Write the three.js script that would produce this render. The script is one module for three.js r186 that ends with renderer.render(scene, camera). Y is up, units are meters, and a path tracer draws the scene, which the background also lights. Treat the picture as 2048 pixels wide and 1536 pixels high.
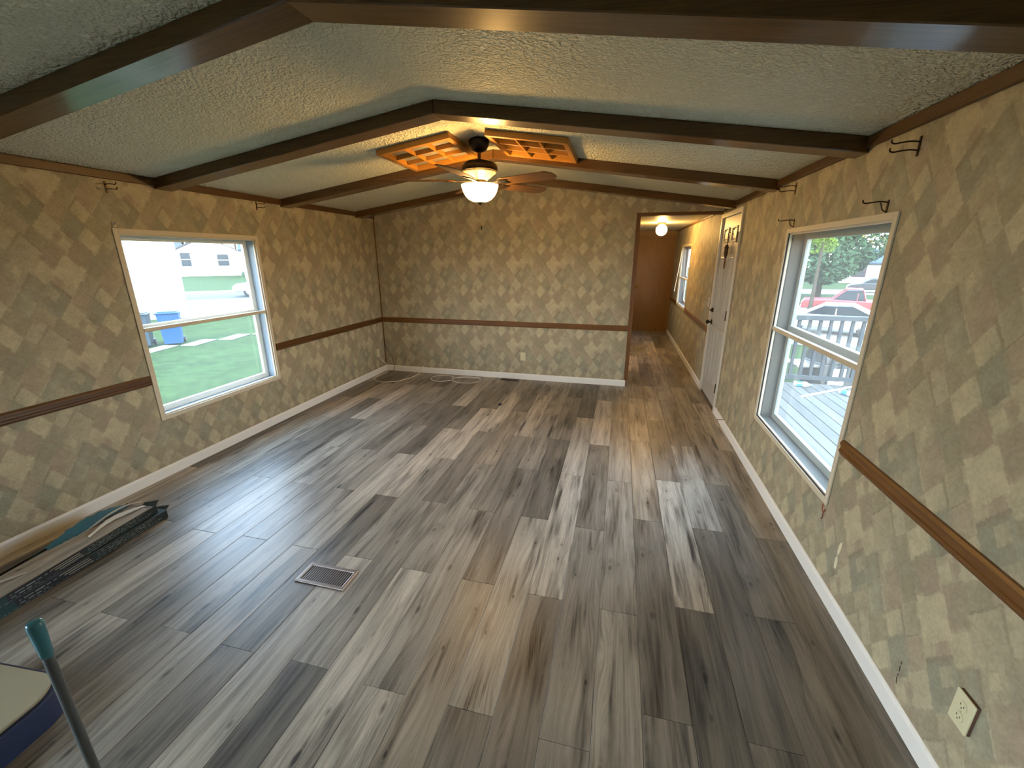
import * as THREE from 'three';
import { RoundedBoxGeometry } from 'three/addons/geometries/RoundedBoxGeometry.js';
import { mergeGeometries, toCreasedNormals } from 'three/addons/utils/BufferGeometryUtils.js';

// ---------------------------------------------------------------- camera, sky, sun, exposure
const scene = new THREE.Scene();
const camera = new THREE.PerspectiveCamera(84.76, 2048 / 1536, 0.05, 400);
camera.position.set(3.3057, 1.6354, 5.4742);
camera.rotation.set(-0.29535, 0.24467, -0.0006, 'YXZ');
const renderer = new THREE.WebGLRenderer({ antialias: true });
renderer.toneMapping = THREE.LinearToneMapping;
renderer.toneMappingExposure = 1.0;
renderer.shadowMap.enabled = true;

const SKY = 18.0, SUN = 16.0, FAN_LIGHT = 5.4, HALL_LIGHT = 3.2;
{ // pale summer sky: the same all round, whiter towards the horizon
  const W = 64, H = 64, d = new Float32Array(W * H * 4);
  for (let j = 0; j < H; j++) {
    const up = Math.max(0, Math.sin(((j + 0.5) / H - 0.5) * Math.PI)), t = Math.pow(1 - up, 2.2);
    for (let i = 0; i < W; i++) d.set([SKY * (0.53 + 0.52 * t), SKY * (0.79 + 0.22 * t), SKY * (1.18 - 0.22 * t), 1], (j * W + i) * 4);
  }
  const sky = new THREE.DataTexture(d, W, H, THREE.RGBAFormat, THREE.FloatType);
  sky.mapping = THREE.EquirectangularReflectionMapping; sky.magFilter = sky.minFilter = THREE.LinearFilter; sky.needsUpdate = true;
  scene.background = sky;
}
const sun = new THREE.DirectionalLight(new THREE.Color(1, 0.9, 0.74), SUN);
sun.position.set(0, 22, 30); sun.target.position.set(0, 0, -6); sun.castShadow = true;
Object.assign(sun.shadow.camera, { left: -60, right: 60, top: 60, bottom: -60, near: 1, far: 160 });
sun.shadow.mapSize.set(4096, 4096);
scene.add(sun, sun.target);

// ---------------------------------------------------------------- helpers
let seed = 7;
const rnd = () => { seed = (seed * 1664525 + 1013904223) >>> 0; return seed / 4294967296; };
const rr = (a, b) => a + (b - a) * rnd();
const names = {};
const numbered = (n) => { names[n] = (names[n] ?? -1) + 1; return names[n] ? n + '_' + String(names[n]).padStart(3, '0') : n; };
function tag(o, label, category, group, kind) {
  if (label) o.userData.label = label;
  if (category) o.userData.category = category;
  if (group) o.userData.group = group;
  if (kind) o.userData.kind = kind;
  return o;
}
function thing(name, label, category, pos = [0, 0, 0], turn = 0, group) {
  const o = new THREE.Group(); o.name = numbered(name); scene.add(o);
  o.position.set(...pos); o.rotation.y = turn;
  return tag(o, label, category, group);
}
function part(name, geo, mat, parent, label) {
  const m = new THREE.Mesh(Array.isArray(geo) ? join(geo) : geo, mat);
  m.name = name; m.castShadow = m.receiveShadow = true; parent.add(m);
  if (label) m.userData.label = label;
  return m;
}
function one(name, geo, mat, label, category, group) { const m = part(numbered(name), geo, mat, scene); return tag(m, label, category, group); }
function structure(name, geo, mat, label) { const m = part(name, geo, mat, scene); return tag(m, label, null, null, 'structure'); }
function structureGroup(name, pos = [0, 0, 0], turn = 0, label) {
  const o = new THREE.Group(); o.name = name; scene.add(o); o.position.set(...pos); o.rotation.y = turn;
  return tag(o, label, null, null, 'structure');
}
function join(list) {
  return mergeGeometries(list.map((g) => { const n = g.index ? g.toNonIndexed() : g; for (const k of Object.keys(n.attributes)) if (!['position', 'normal', 'uv'].includes(k)) n.deleteAttribute(k); return n; }));
}
const at = (g, x, y, z, rx = 0, ry = 0, rz = 0) => g.applyMatrix4(new THREE.Matrix4().compose(new THREE.Vector3(x, y, z), new THREE.Quaternion().setFromEuler(new THREE.Euler(rx, ry, rz)), new THREE.Vector3(1, 1, 1)));
// box from corner to corner with eased edges
function box(x0, y0, z0, x1, y1, z1, r = 0.003) {
  const w = x1 - x0, h = y1 - y0, d = z1 - z0, e = Math.min(r, w / 2.2, h / 2.2, d / 2.2);
  return at(e > 0.0004 ? new RoundedBoxGeometry(w, h, d, 1, e) : new THREE.BoxGeometry(w, h, d), (x0 + x1) / 2, (y0 + y1) / 2, (z0 + z1) / 2);
}
// uv in metres, u along the given axis
function metres(g, along = 0, shift = 0) {
  const p = g.attributes.position, n = g.attributes.normal, uv = new Float32Array(p.count * 2), o = [0, 1, 2].filter((k) => k !== along);
  for (let i = 0; i < p.count; i++) {
    const P = [p.getX(i), p.getY(i), p.getZ(i)], N = [Math.abs(n.getX(i)), Math.abs(n.getY(i)), Math.abs(n.getZ(i))];
    uv[2 * i] = P[along] + shift; uv[2 * i + 1] = (N[o[0]] > N[o[1]] ? P[o[1]] : P[o[0]]) + shift * 0.37;
  }
  g.setAttribute('uv', new THREE.BufferAttribute(uv, 2));
  return g;
}
function tube(points, r, seg = 40, sides = 8, closed = false) {
  return new THREE.TubeGeometry(new THREE.CatmullRomCurve3(points.map((p) => new THREE.Vector3(...p)), closed), seg, r, sides, closed);
}
const lathe = (pts, n = 40) => new THREE.LatheGeometry(pts.map((p) => new THREE.Vector2(...p)), n);
function prism(pts, depth, bevel = 0) {
  const s = new THREE.Shape(pts.map((p) => new THREE.Vector2(...p)));
  return new THREE.ExtrudeGeometry(s, { depth, bevelEnabled: bevel > 0, bevelSize: bevel, bevelThickness: bevel, bevelSegments: 1, bevelOffset: -bevel, curveSegments: 10 });
}
// periodic value noise
function noise2(px, py, s) {
  const g = new Float32Array(px * py); let q = s * 2654435761 >>> 0;
  for (let i = 0; i < g.length; i++) { q = (q * 1664525 + 1013904223) >>> 0; g[i] = q / 4294967296; }
  return (x, y) => {
    x = ((x % px) + px) % px; y = ((y % py) + py) % py;
    const i = Math.floor(x) % px, j = Math.floor(y) % py, u = x - Math.floor(x), v = y - Math.floor(y), a = u * u * (3 - 2 * u), b = v * v * (3 - 2 * v), i1 = (i + 1) % px, j1 = (j + 1) % py;
    return (g[j * px + i] * (1 - a) + g[j * px + i1] * a) * (1 - b) + (g[j1 * px + i] * (1 - a) + g[j1 * px + i1] * a) * b;
  };
}
const toS = (v) => 255 * (v <= 0.0031308 ? v * 12.92 : 1.055 * Math.pow(Math.min(v, 1), 1 / 2.4) - 0.055);
function dataTexture(w, h, f, srgb = true) { // f(x, y) -> linear [r, g, b] or a grey value
  const d = new Uint8Array(w * h * 4);
  for (let j = 0; j < h; j++) for (let i = 0; i < w; i++) {
    const c = f(i, j), k = (j * w + i) * 4;
    if (typeof c === 'number') d[k] = d[k + 1] = d[k + 2] = Math.max(0, Math.min(255, c * 255));
    else for (let m = 0; m < 3; m++) d[k + m] = srgb ? toS(Math.max(0, c[m])) : c[m] * 255;
    d[k + 3] = 255;
  }
  const t = new THREE.DataTexture(d, w, h); t.wrapS = t.wrapT = THREE.RepeatWrapping; t.magFilter = THREE.LinearFilter; t.minFilter = THREE.LinearMipmapLinearFilter; t.generateMipmaps = true;
  if (srgb) t.colorSpace = THREE.SRGBColorSpace;
  t.needsUpdate = true; return t;
}
const C = (r, g, b) => new THREE.Color().setRGB(r, g, b);
const std = (c, rough = 0.6, more = {}) => new THREE.MeshStandardMaterial({ color: C(...c), roughness: rough, ...more });

// ---------------------------------------------------------------- textures and materials
// wallpaper: overlapping hand-sponged diamonds, a 0.525 x 0.53 m repeat
const PW = 0.525, PH = 0.53;
const wallpaperMap = (() => {
  const N = 1024, a = PW / 4, b = PH / 3, list = [], n1 = noise2(64, 64, 3), n2 = noise2(16, 16, 5), n3 = noise2(256, 256, 9);
  const tones = [[0.40, 0.35, 0.275], [0.46, 0.41, 0.32], [0.345, 0.31, 0.24], [0.30, 0.27, 0.215], [0.36, 0.343, 0.283], [0.325, 0.316, 0.260], [0.39, 0.325, 0.265], [0.51, 0.455, 0.35], [0.42, 0.375, 0.295], [0.365, 0.325, 0.255]];
  seed = 41;
  for (let half = 0; half < 2; half++) for (let j = 0; j < 3; j++) for (let i = 0; i < 4; i++)
    list.push({ x: (i + half / 2 + 0.25 + rr(-0.05, 0.05)) * a, y: (j + half / 2 + 0.25 + rr(-0.05, 0.05)) * b, s: rr(0.47, 0.66), t: tones[Math.floor(rnd() * tones.length)], k: rnd(), f: rr(-1, 1) });
  for (const p of [...list]) { const t = tones[[7, 3, 1, 4, 7, 2][Math.floor(rnd() * 6)]]; list.push({ x: p.x + rr(-0.14, 0.14) * a, y: p.y + rr(-0.10, 0.10) * b, s: p.s * rr(0.92, 1.04), t, k: p.k - 0.0001, f: rr(-0.4, 0.4) }); }
  for (let q = 0; q < 6; q++) list.push({ x: rnd() * PW, y: rnd() * PH, s: rr(0.22, 0.36), t: tones[Math.floor(rnd() * tones.length)], k: 0.5 + rnd() * 0.8, f: rr(-1, 1) });
  for (let q = 0; q < 7; q++) list.push({ x: rnd() * PW, y: rnd() * PH, s: rr(0.14, 0.3), t: tones[[7, 1, 7, 3, 6][q % 5]], k: 1 + rnd(), f: rr(-1, 1) });
  list.sort((p, q) => p.k - q.k);
  return dataTexture(N, N, (i, j) => {
    const X = (i + 0.5) / N * PW, Y = (j + 0.5) / N * PH, wob = (n1(X / PW * 64, Y / PH * 64) - 0.5) * 0.10;
    let c = [0.37, 0.33, 0.26];
    for (const p of list) {
      let dx = X - p.x, dy = Y - p.y; dx -= Math.round(dx / PW) * PW; dy -= Math.round(dy / PH) * PH;
      const m = Math.abs(dx) / a + Math.abs(dy) / b + wob * p.s * 1.2;
      if (m < p.s) {
        const e = Math.min(1, (p.s - m) / 0.035), soft = 0.30 + 0.68 * Math.min(1, Math.max(0, 0.62 + p.f * (dx / a * 1.5 + dy / b * 0.8)));
        for (let k = 0; k < 3; k++) c[k] += (p.t[k] - c[k]) * e * soft;
      }
    }
    const g = 0.76 + 0.16 * n2(X / PW * 16, Y / PH * 16) + 0.20 * n1(X / PW * 64 + 9, Y / PH * 64) + 0.12 * n3(X / PW * 256, Y / PH * 256);
    const m = [0.355, 0.318, 0.248], q = c.map((v, k) => Math.max(0.1, m[k] + (v - m[k]) * 1.22) * g);
    return [q[0] * 0.855, q[1] * 0.825, q[2] * 0.70];
  });
})();
wallpaperMap.repeat.set(1 / PW, 1 / PH);
const wallpaper = new THREE.MeshStandardMaterial({ map: wallpaperMap, roughness: 0.62 });
const wallSide = std([0.30, 0.25, 0.18], 0.8);

// brown woodgrain film, 1 x 0.25 m
function woodMap(seedN, dark, light, w = 1024, h = 256) {
  const n1 = noise2(8, 64, seedN), n2 = noise2(24, 200, seedN + 1), n3 = noise2(4, 12, seedN + 2);
  return dataTexture(w, h, (i, j) => {
    const u = i / w, v = j / h, warp = n3(u * 4, v * 12) * 1.2;
    const t = 0.45 * n1(u * 8, v * 64 + warp * 3) + 0.35 * n2(u * 24, v * 200) + 0.3 * n3(u * 4 + 1, v * 12 + 2);
    return dark.map((d, k) => d + (light[k] - d) * Math.min(1, t));
  });
}
const brownMap = woodMap(11, [0.058, 0.027, 0.008], [0.150, 0.075, 0.021]); brownMap.repeat.set(1, 4);
const honeyMap = woodMap(17, [0.27, 0.108, 0.012], [0.45, 0.205, 0.030]); honeyMap.repeat.set(1, 4);
const doorMap = woodMap(23, [0.15, 0.068, 0.015], [0.23, 0.108, 0.026]); doorMap.repeat.set(1, 4);
const beamWood = new THREE.MeshPhysicalMaterial({ map: brownMap, color: C(0.75, 0.72, 0.66), roughness: 0.45, clearcoat: 0.85, clearcoatRoughness: 0.17, specularIntensity: 0.2 });
const trimWood = new THREE.MeshStandardMaterial({ map: brownMap, color: C(1.3, 1.1, 0.8), roughness: 0.42 });
const corniceWood = new THREE.MeshStandardMaterial({ map: brownMap, color: C(0.72, 0.64, 0.55), roughness: 0.45 });
const honeyWood = new THREE.MeshStandardMaterial({ map: honeyMap, roughness: 0.45 });
const doorWood = new THREE.MeshStandardMaterial({ map: doorMap, roughness: 0.5 });

// sprayed popcorn ceiling
const popcorn = (() => {
  const a = noise2(96, 96, 31), b = noise2(200, 200, 32), c = noise2(24, 24, 33);
  return dataTexture(1024, 1024, (i, j) => { const u = i / 1024, v = j / 1024; const t = 0.55 * a(u * 96, v * 96) + 0.35 * b(u * 200, v * 200) + 0.2 * c(u * 24, v * 24); return Math.max(0, Math.min(1, (t - 0.36) * 2.6)); }, false);
})();
const ceilingMat = new THREE.MeshStandardMaterial({ color: C(0.66, 0.65, 0.50), roughness: 0.72, bumpMap: popcorn, bumpScale: 0.011 });
const flatCeiling = new THREE.MeshStandardMaterial({ color: C(0.58, 0.56, 0.44), roughness: 0.5 });

// grey oak vinyl: eight strips, each 1.256 m x 0.1787 m
const PL = 1.256, PWD = 0.1787;
const STRIPS = 8;
const plankMap = (() => {
  const W = 2048, H = 2048, sh = H / STRIPS, strips = [];
  for (let s = 0; s < STRIPS; s++) {
    seed = 100 + s * 17;
    const knots = []; for (let k = 0; k < 2 + Math.floor(rnd() * 3); k++) knots.push([rnd(), rr(0.15, 0.85), rr(0.5, 1.3), rnd() < 0.6 ? 1 : 0.5]);
    const bands = []; for (let k = 0; k < 4; k++) bands.push([rnd(), rr(0.06, 0.22), rr(-0.5, 0.5)]);
    strips.push({ a: noise2(6, 40, s * 7 + 1), b: noise2(40, 160, s * 7 + 2), c: noise2(4, 5, s * 7 + 3), d: noise2(140, 256, s * 7 + 4), e: noise2(9, 14, s * 7 + 5), knots, bands });
  }
  return dataTexture(W, H, (i, j) => {
    const q = strips[Math.min(STRIPS - 1, Math.floor(j / sh))], u = i / W, v = (j % sh) / sh;
    const warp = (q.c(u * 4, v * 5) - 0.5) * 0.25;
    let t = 0.52 + 0.24 * (q.a(u * 6, (v + warp) * 40) - 0.5) + 0.13 * (q.b(u * 40, (v + warp) * 160) - 0.5) + 0.08 * (q.d(u * 140, v * 256) - 0.5);
    const cloud = q.c(u * 4 + 1.7, v * 5) * 0.62 + q.e(u * 9, v * 14) * 0.38;
    t += 0.18 * (q.c(u * 4 + 0.4, 2.2) - 0.42) - 0.95 * Math.max(0, cloud - 0.51);
    for (const [y, w, g] of q.bands) { const m = Math.abs(v + warp * 0.6 - y) / w; if (m < 1) t += g * 0.3 * (1 - m * m); }
    for (const [x, y, r, o] of q.knots) {
      let dx = u - x; dx -= Math.round(dx); const m = Math.hypot(dx * PL / 0.035, (v - y) * PWD / 0.016) / r;
      if (m < 1) t -= 0.42 * o * (1 - m) ; else if (m < 3) t -= 0.10 * o * (1 - (m - 1) / 2);
    }
    t = Math.max(0.06, t);
    return [0.50 * t, 0.437 * t + 0.002, 0.358 * t + 0.003];
  });
})();
const plankTone = { light: [1.58, 1.55, 1.50], pale: [1.26, 1.25, 1.22], mid: [1.0, 0.99, 0.97], warm: [1.04, 0.98, 0.90], dark: [0.68, 0.67, 0.65], deep: [0.53, 0.525, 0.51] };
const plankMat = {};
for (const [k, c] of Object.entries(plankTone)) plankMat[k] = new THREE.MeshPhysicalMaterial({ map: plankMap, color: C(...c), roughness: 0.39, bumpMap: plankMap, bumpScale: 0.0002 });
const subfloorMat = std([0.15, 0.135, 0.115], 0.5);

const white = std([0.66, 0.62, 0.54], 0.4);
const baseMat = std([0.80, 0.78, 0.73], 0.35);
const cream = std([0.60, 0.53, 0.40], 0.5);
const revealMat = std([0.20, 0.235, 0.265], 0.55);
const black = std([0.012, 0.011, 0.010], 0.5);
const bronze = std([0.035, 0.026, 0.018], 0.38, { metalness: 0.75 });
const brass = std([0.55, 0.36, 0.10], 0.25, { metalness: 1 });
const glass = new THREE.MeshPhysicalMaterial({ color: C(0.95, 0.99, 0.985), roughness: 0.11, transmission: 1, thickness: 0, ior: 1.5, metalness: 0 });
const dustyGlass = glass.clone(); dustyGlass.roughness = 0.135;
const ivory = std([0.62, 0.58, 0.38], 0.4);
const steel = std([0.42, 0.41, 0.40], 0.32, { metalness: 0.85 });

// ---------------------------------------------------------------- floor: plank by plank
const W = 4.4, ZB = 9.4, ZH = -4.4; // room width, far end behind the camera, end of the hall
{
  const floor = structureGroup('floor');
  part('subfloor', box(-0.13, -0.20, ZH - 0.12, W + 0.13, -0.006, ZB + 0.12, 0), subfloorMat, floor);
  const phase = [3.01, 2.40, 3.00, 2.43, 2.99, 2.53, 3.165, 2.52, 3.136, 2.505, 3.14, 2.505, 3.12, 2.49, 3.13, 2.49, 3.12, 2.49, 3.13, 2.51, 3.12, 2.48, 3.14, 2.50, 3.12];
  // tone of the plank that starts (nearer end at larger z) in each stretch, read from the photograph: row -> [z of its far end, tone]
  const told = { 0: [[3.01, 'dark'], [1.754, 'warm'], [4.266, 'mid']], 1: [[2.40, 'dark'], [3.656, 'dark'], [1.144, 'warm']], 2: [[3.0, 'deep'], [1.744, 'pale'], [0.488, 'dark'], [4.256, 'dark']], 3: [[2.43, 'light'], [3.686, 'deep'], [1.174, 'dark'], [-0.08, 'warm']],
    4: [[2.99, 'dark'], [1.734, 'warm'], [4.246, 'mid'], [0.478, 'warm']], 5: [[2.53, 'mid'], [3.786, 'pale'], [1.274, 'mid'], [0.018, 'warm']], 6: [[1.909, 'dark'], [3.165, 'mid'], [0.653, 'light'], [4.421, 'mid']], 7: [[2.52, 'light'], [3.776, 'dark'], [1.264, 'pale'], [0.008, 'deep']],
    8: [[3.136, 'pale'], [1.88, 'deep'], [4.392, 'dark'], [0.624, 'dark']], 9: [[2.505, 'dark'], [3.761, 'warm'], [1.249, 'mid'], [-0.007, 'mid']], 10: [[1.884, 'dark'], [3.14, 'mid'], [0.628, 'light'], [4.396, 'light']], 11: [[2.505, 'mid'], [3.761, 'light'], [1.249, 'warm'], [-0.007, 'dark']],
    12: [[1.864, 'dark'], [3.12, 'mid'], [0.608, 'light'], [4.376, 'deep']], 13: [[2.49, 'mid'], [3.746, 'pale'], [1.234, 'light'], [-0.022, 'dark']], 14: [[1.874, 'light'], [3.13, 'dark'], [0.618, 'dark'], [4.386, 'dark']], 15: [[2.49, 'pale'], [1.234, 'deep'], [3.746, 'mid']], 16: [[1.864, 'mid'], [3.12, 'mid'], [0.608, 'dark']], 17: [[2.49, 'mid'], [3.746, 'dark'], [1.234, 'dark']], 18: [[1.874, 'mid'], [3.13, 'mid'], [4.386, 'pale']], 19: [[2.51, 'pale'], [1.254, 'mid'], [3.766, 'pale']] };
  const tones = ['mid', 'dark', 'pale', 'mid', 'warm', 'dark', 'light', 'mid', 'deep', 'mid'];
  const h = 0.006, gap = 0.0007, ease = 0.0013;
  function plankGeo(x0, x1, z0, z1, strip, shift, flip) {
    const P = [], UV = [], put = (x, y, z) => { P.push(x, y, z); let v = (x - x0) / PWD; v = Math.min(0.992, Math.max(0.008, flip ? 1 - v : v)); UV.push((z - z0) / PL * (flip ? -1 : 1) + shift, (strip + v) / STRIPS); };
    const quad = (a, b, c, d) => { put(...a); put(...b); put(...c); put(...a); put(...c); put(...d); };
    const X0 = x0 + gap, X1 = x1 - gap, Z0 = z0 + gap, Z1 = z1 - gap, e = ease, lo = -h, mi = -e * 0.8;
    quad([X0 + e, 0, Z1 - e], [X1 - e, 0, Z1 - e], [X1 - e, 0, Z0 + e], [X0 + e, 0, Z0 + e]);
    const ring = (ya, ia, yb, ib) => { const A = [[X0 + ia, ya, Z1 - ia], [X1 - ia, ya, Z1 - ia], [X1 - ia, ya, Z0 + ia], [X0 + ia, ya, Z0 + ia]], B = [[X0 + ib, yb, Z1 - ib], [X1 - ib, yb, Z1 - ib], [X1 - ib, yb, Z0 + ib], [X0 + ib, yb, Z0 + ib]]; for (let k = 0; k < 4; k++) { const m = (k + 1) % 4; quad(B[k], B[m], A[m], A[k]); } };
    ring(0, e, mi, 0); ring(mi, 0, lo, 0);
    const g = new THREE.BufferGeometry(); g.setAttribute('position', new THREE.Float32BufferAttribute(P, 3)); g.setAttribute('uv', new THREE.Float32BufferAttribute(UV, 2)); g.computeVertexNormals(); return g;
  }
  seed = 2024; let count = 0;
  for (let r = 0; r < 25; r++) {
    const x1 = Math.min(W, 4.2125 + PWD - r * PWD), x0 = Math.max(0, 4.2125 - r * PWD), back = x0 > 3.4 ? ZH : 0;
    if (x1 - x0 < 0.02) continue;
    let first = phase[r]; while (first > back) first -= PL;
    for (let z = first; z < 5.6; z += PL) {
      const z0 = Math.max(back, z), z1 = Math.min(z + PL, ZB);
      if (z1 - z0 < 0.03) continue;
      let tone = tones[Math.floor(rnd() * tones.length)];
      for (const [f, t] of told[r] ?? []) if (Math.abs(f - z) < 0.1) tone = t;
      const m = part('plank' + (count ? '_' + String(count).padStart(3, '0') : ''), plankGeo(x0, x1, z0, z1, Math.floor(rnd() * STRIPS), rnd(), rnd() < 0.5), plankMat[tone], floor); count++;
      m.castShadow = false;
    }
  }
}

// ---------------------------------------------------------------- walls and ceiling
const YC = 2.17, YR = 2.49, XR = 2.2, SL = (YR - YC) / XR, T = 0.13;
const winL = { zc: 2.63, w: 1.14, y0: 0.467, y1: 1.785, rail: 1.122 }, winR = { zc: 2.67, w: 1.20, y0: 0.455, y1: 1.785, rail: 1.138 }, winH = { zc: -2.75, w: 1.10, y0: 0.775, y1: 1.80, rail: 1.25 }, winK = { zc: 7.2, w: 3.0, y0: 0.12, y1: 2.0, rail: 1.1 };
function sideWall(name, x, out, z0, z1, holes, h = 2.6) { // shape in (z, y), thickness outward
  const s = new THREE.Shape([[z0, -0.01], [z1, -0.01], [z1, h], [z0, h]].map((p) => new THREE.Vector2(...p)));
  for (const [a, b, c, d] of holes) s.holes.push(new THREE.Path([[a, b], [a, d], [c, d], [c, b]].map((p) => new THREE.Vector2(...p))));
  const g = new THREE.ExtrudeGeometry(s, { depth: T, bevelEnabled: false });
  g.rotateY(-Math.PI / 2); // shape x -> world z, depth -> world -x
  g.translate(out > 0 ? x + T : x, 0, 0);
  return structure(name, g, [wallpaper, wallSide]);
}
const hole = (w) => [w.zc - w.w / 2 - 0.012, w.y0 - 0.012, w.zc + w.w / 2 + 0.012, w.y1 + 0.012];
sideWall('wall_left', 0, -1, -0.1, ZB, [hole(winL), hole(winK)]);
sideWall('wall_right', W, 1, ZH - 0.1, ZB, [hole(winR), hole(winH), [-0.085, -0.005, 0.785, 2.065]]);
{
  const s = [[0, 0], [3.465, 0], [3.465, 2.11], [W, 2.11], [W, YC], [XR, YR], [0, YC]];
  const g = prism(s, 0.1); g.translate(0, 0, -0.1);
  structure('wall_back', g, [wallpaper, wallSide]);
  const e = prism([[3.3, 0], [W, 0], [W, 2.16], [3.3, 2.16]], 0.1); e.translate(0, 0, ZH - 0.1);
  structure('wall_hall_end', e, [std([0.26, 0.16, 0.065], 0.6), wallSide]);
  structure('wall_hall_left', box(3.36, 0, ZH, 3.46, 2.16, -0.1, 0), wallpaper);
  const f = prism([[0, 0], [W, 0], [W, YC], [XR, YR], [0, YC]], 0.12); f.translate(0, 0, ZB - 0.12);
  structure('wall_front', f, [std([0.50, 0.47, 0.40], 0.7), wallSide]);
  const c = prism([[-0.13, YC - 0.13 * SL], [XR, YR], [W + 0.13, YC - 0.13 * SL], [W + 0.13, YC + 0.45], [-0.13, YC + 0.45]], ZB + 0.1); c.translate(0, 0, -0.1);
  c.attributes.uv.needsUpdate = true; metres(c, 2);
  structure('ceiling', c, ceilingMat);
  structure('ceiling_hall', metres(box(3.36, 2.14, ZH - 0.1, W, 2.30, -0.1, 0), 2), flatCeiling);
}
const beams = [[4.02, 4.08], [2.885, 2.925], [1.682, 1.718], [0.425, 0.455]];
beams.forEach(([zl, zr], i) => {
  const g = new THREE.Group(); g.name = numbered('ceiling_beam'); scene.add(g); tag(g, ['dark wood ceiling beam nearest the top edge', 'dark wood ceiling beam in front of the fan', 'wood ceiling beam behind the lattice grids', 'wood ceiling beam closest to the back wall'][i], null, null, 'structure');
  g.position.set(0, 0, zl); g.rotation.y = -Math.atan2(zr - zl, W);
  const D = 0.072, TH = 0.135;
  for (const side of [0, 1]) {
    const pts = side ? [[XR + 0.0008, YR - D], [W - 0.001, YC - D], [W - 0.001, YC - 0.001], [XR + 0.0008, YR - 0.001]] : [[0.001, YC - D], [XR - 0.0008, YR - D], [XR - 0.0008, YR - 0.001], [0.001, YC - 0.001]];
    const b = prism(pts, TH - 0.008, 0.004); b.translate(0, 0, -TH + 0.004); part('beam_half', metres(b, 0, i * 1.3 + side * 0.6), beamWood, g);
  }
});
// cornice, chair rails, baseboards, corner and opening trims
const trims = []; let trimN = 0;
function trim(geo, mat, label) { trimN++; return structure('trim_' + trimN, geo, mat, label); }
trim(metres(box(0, 2.117, 0, 0.02, 2.168, ZB - 0.12, 0.004), 2), corniceWood);
trim(metres(box(W - 0.02, 2.117, 0, W, 2.168, ZB - 0.12, 0.004), 2), corniceWood);
trim(metres(box(W - 0.02, 2.117, ZH, W, 2.14, -0.1, 0.004), 2), trimWood);
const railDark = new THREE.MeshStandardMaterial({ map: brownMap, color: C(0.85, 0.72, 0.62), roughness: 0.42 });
const RP = [[0, 0.7246], [0.010, 0.7246], [0.012, 0.732], [0.018, 0.738], [0.018, 0.748], [0.013, 0.752], [0.013, 0.768], [0.018, 0.772], [0.018, 0.784], [0.011, 0.7946], [0, 0.7946]];
function railZ(x, s, z0, z1) { const g = prism(RP.map(([a, b]) => [a, b]), z1 - z0); g.translate(0, 0, z0); if (s < 0) { g.scale(-1, 1, 1); const p = g.attributes.position; for (let i = 0; i < p.count; i += 3) for (const a of [g.attributes.position, g.attributes.normal, g.attributes.uv]) for (let k = 0; k < a.itemSize; k++) { const q = a.array[(i + 1) * a.itemSize + k]; a.array[(i + 1) * a.itemSize + k] = a.array[(i + 2) * a.itemSize + k]; a.array[(i + 2) * a.itemSize + k] = q; } } g.translate(x, 0, 0); return metres(g, 2, z0); }
trim(railZ(0, 1, 0.0, 2.022), railDark); trim(railZ(0, 1, 3.238, ZB - 0.12), railDark);
trim(railZ(W, -1, 3.305, ZB - 0.12), trimWood); trim(railZ(W, -1, -2.16, -0.115), trimWood); trim(railZ(W, -1, ZH, -3.345), trimWood);
{ const g = prism(RP, 3.44 - 0.018); g.rotateY(-Math.PI / 2); g.rotateY(Math.PI); /* profile faces +z */ const q = prism(RP, 3.44 - 0.02); q.applyMatrix4(new THREE.Matrix4().makeBasis(new THREE.Vector3(0, 0, 1), new THREE.Vector3(0, 1, 0), new THREE.Vector3(-1, 0, 0))); q.translate(3.44, 0, 0); trim(metres(q, 0), trimWood); }
const BP = [[0, 0], [0.012, 0], [0.012, 0.066], [0.008, 0.076], [0.0035, 0.081], [0, 0.081]];
function baseZ(name, x, s, z0, z1) { const g = s > 0 ? prism(BP, z1 - z0) : prism(BP.map(([a, b]) => [-a, b]).reverse(), z1 - z0); g.translate(x, 0, z0); return structure(name, g, baseMat); }
baseZ('baseboard_left', 0, 1, 0.012, ZB - 0.12); baseZ('baseboard_hall', W, -1, ZH, -0.105);
{ // the right baseboard is two lengths with a butt joint
  const b = structureGroup('baseboard_right');
  for (const [a, c] of [[0.805, 3.5385], [3.5395, ZB - 0.12]]) { const g = prism(BP.map(([p, q]) => [-p, q]).reverse(), c - a); g.translate(W, 0, a); part('board', g, baseMat, b); }
}
{ const q = prism(BP, 3.458); q.applyMatrix4(new THREE.Matrix4().makeBasis(new THREE.Vector3(0, 0, 1), new THREE.Vector3(0, 1, 0), new THREE.Vector3(-1, 0, 0))); q.translate(3.462, 0, 0); structure('baseboard_back', q, baseMat); }
trim(metres(box(0.001, 0.08, 0.001, 0.015, 2.13, 0.015, 0.005), 1), trimWood); // corner strip
trim(metres(box(3.443, 0.0815, -0.104, 3.492, 2.106, 0.006, 0.003), 1), trimWood); // side of the hall opening
trim(metres(box(3.443, 2.082, -0.104, W - 0.021, 2.116, 0.006, 0.003), 0), trimWood); // head of the hall opening

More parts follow.
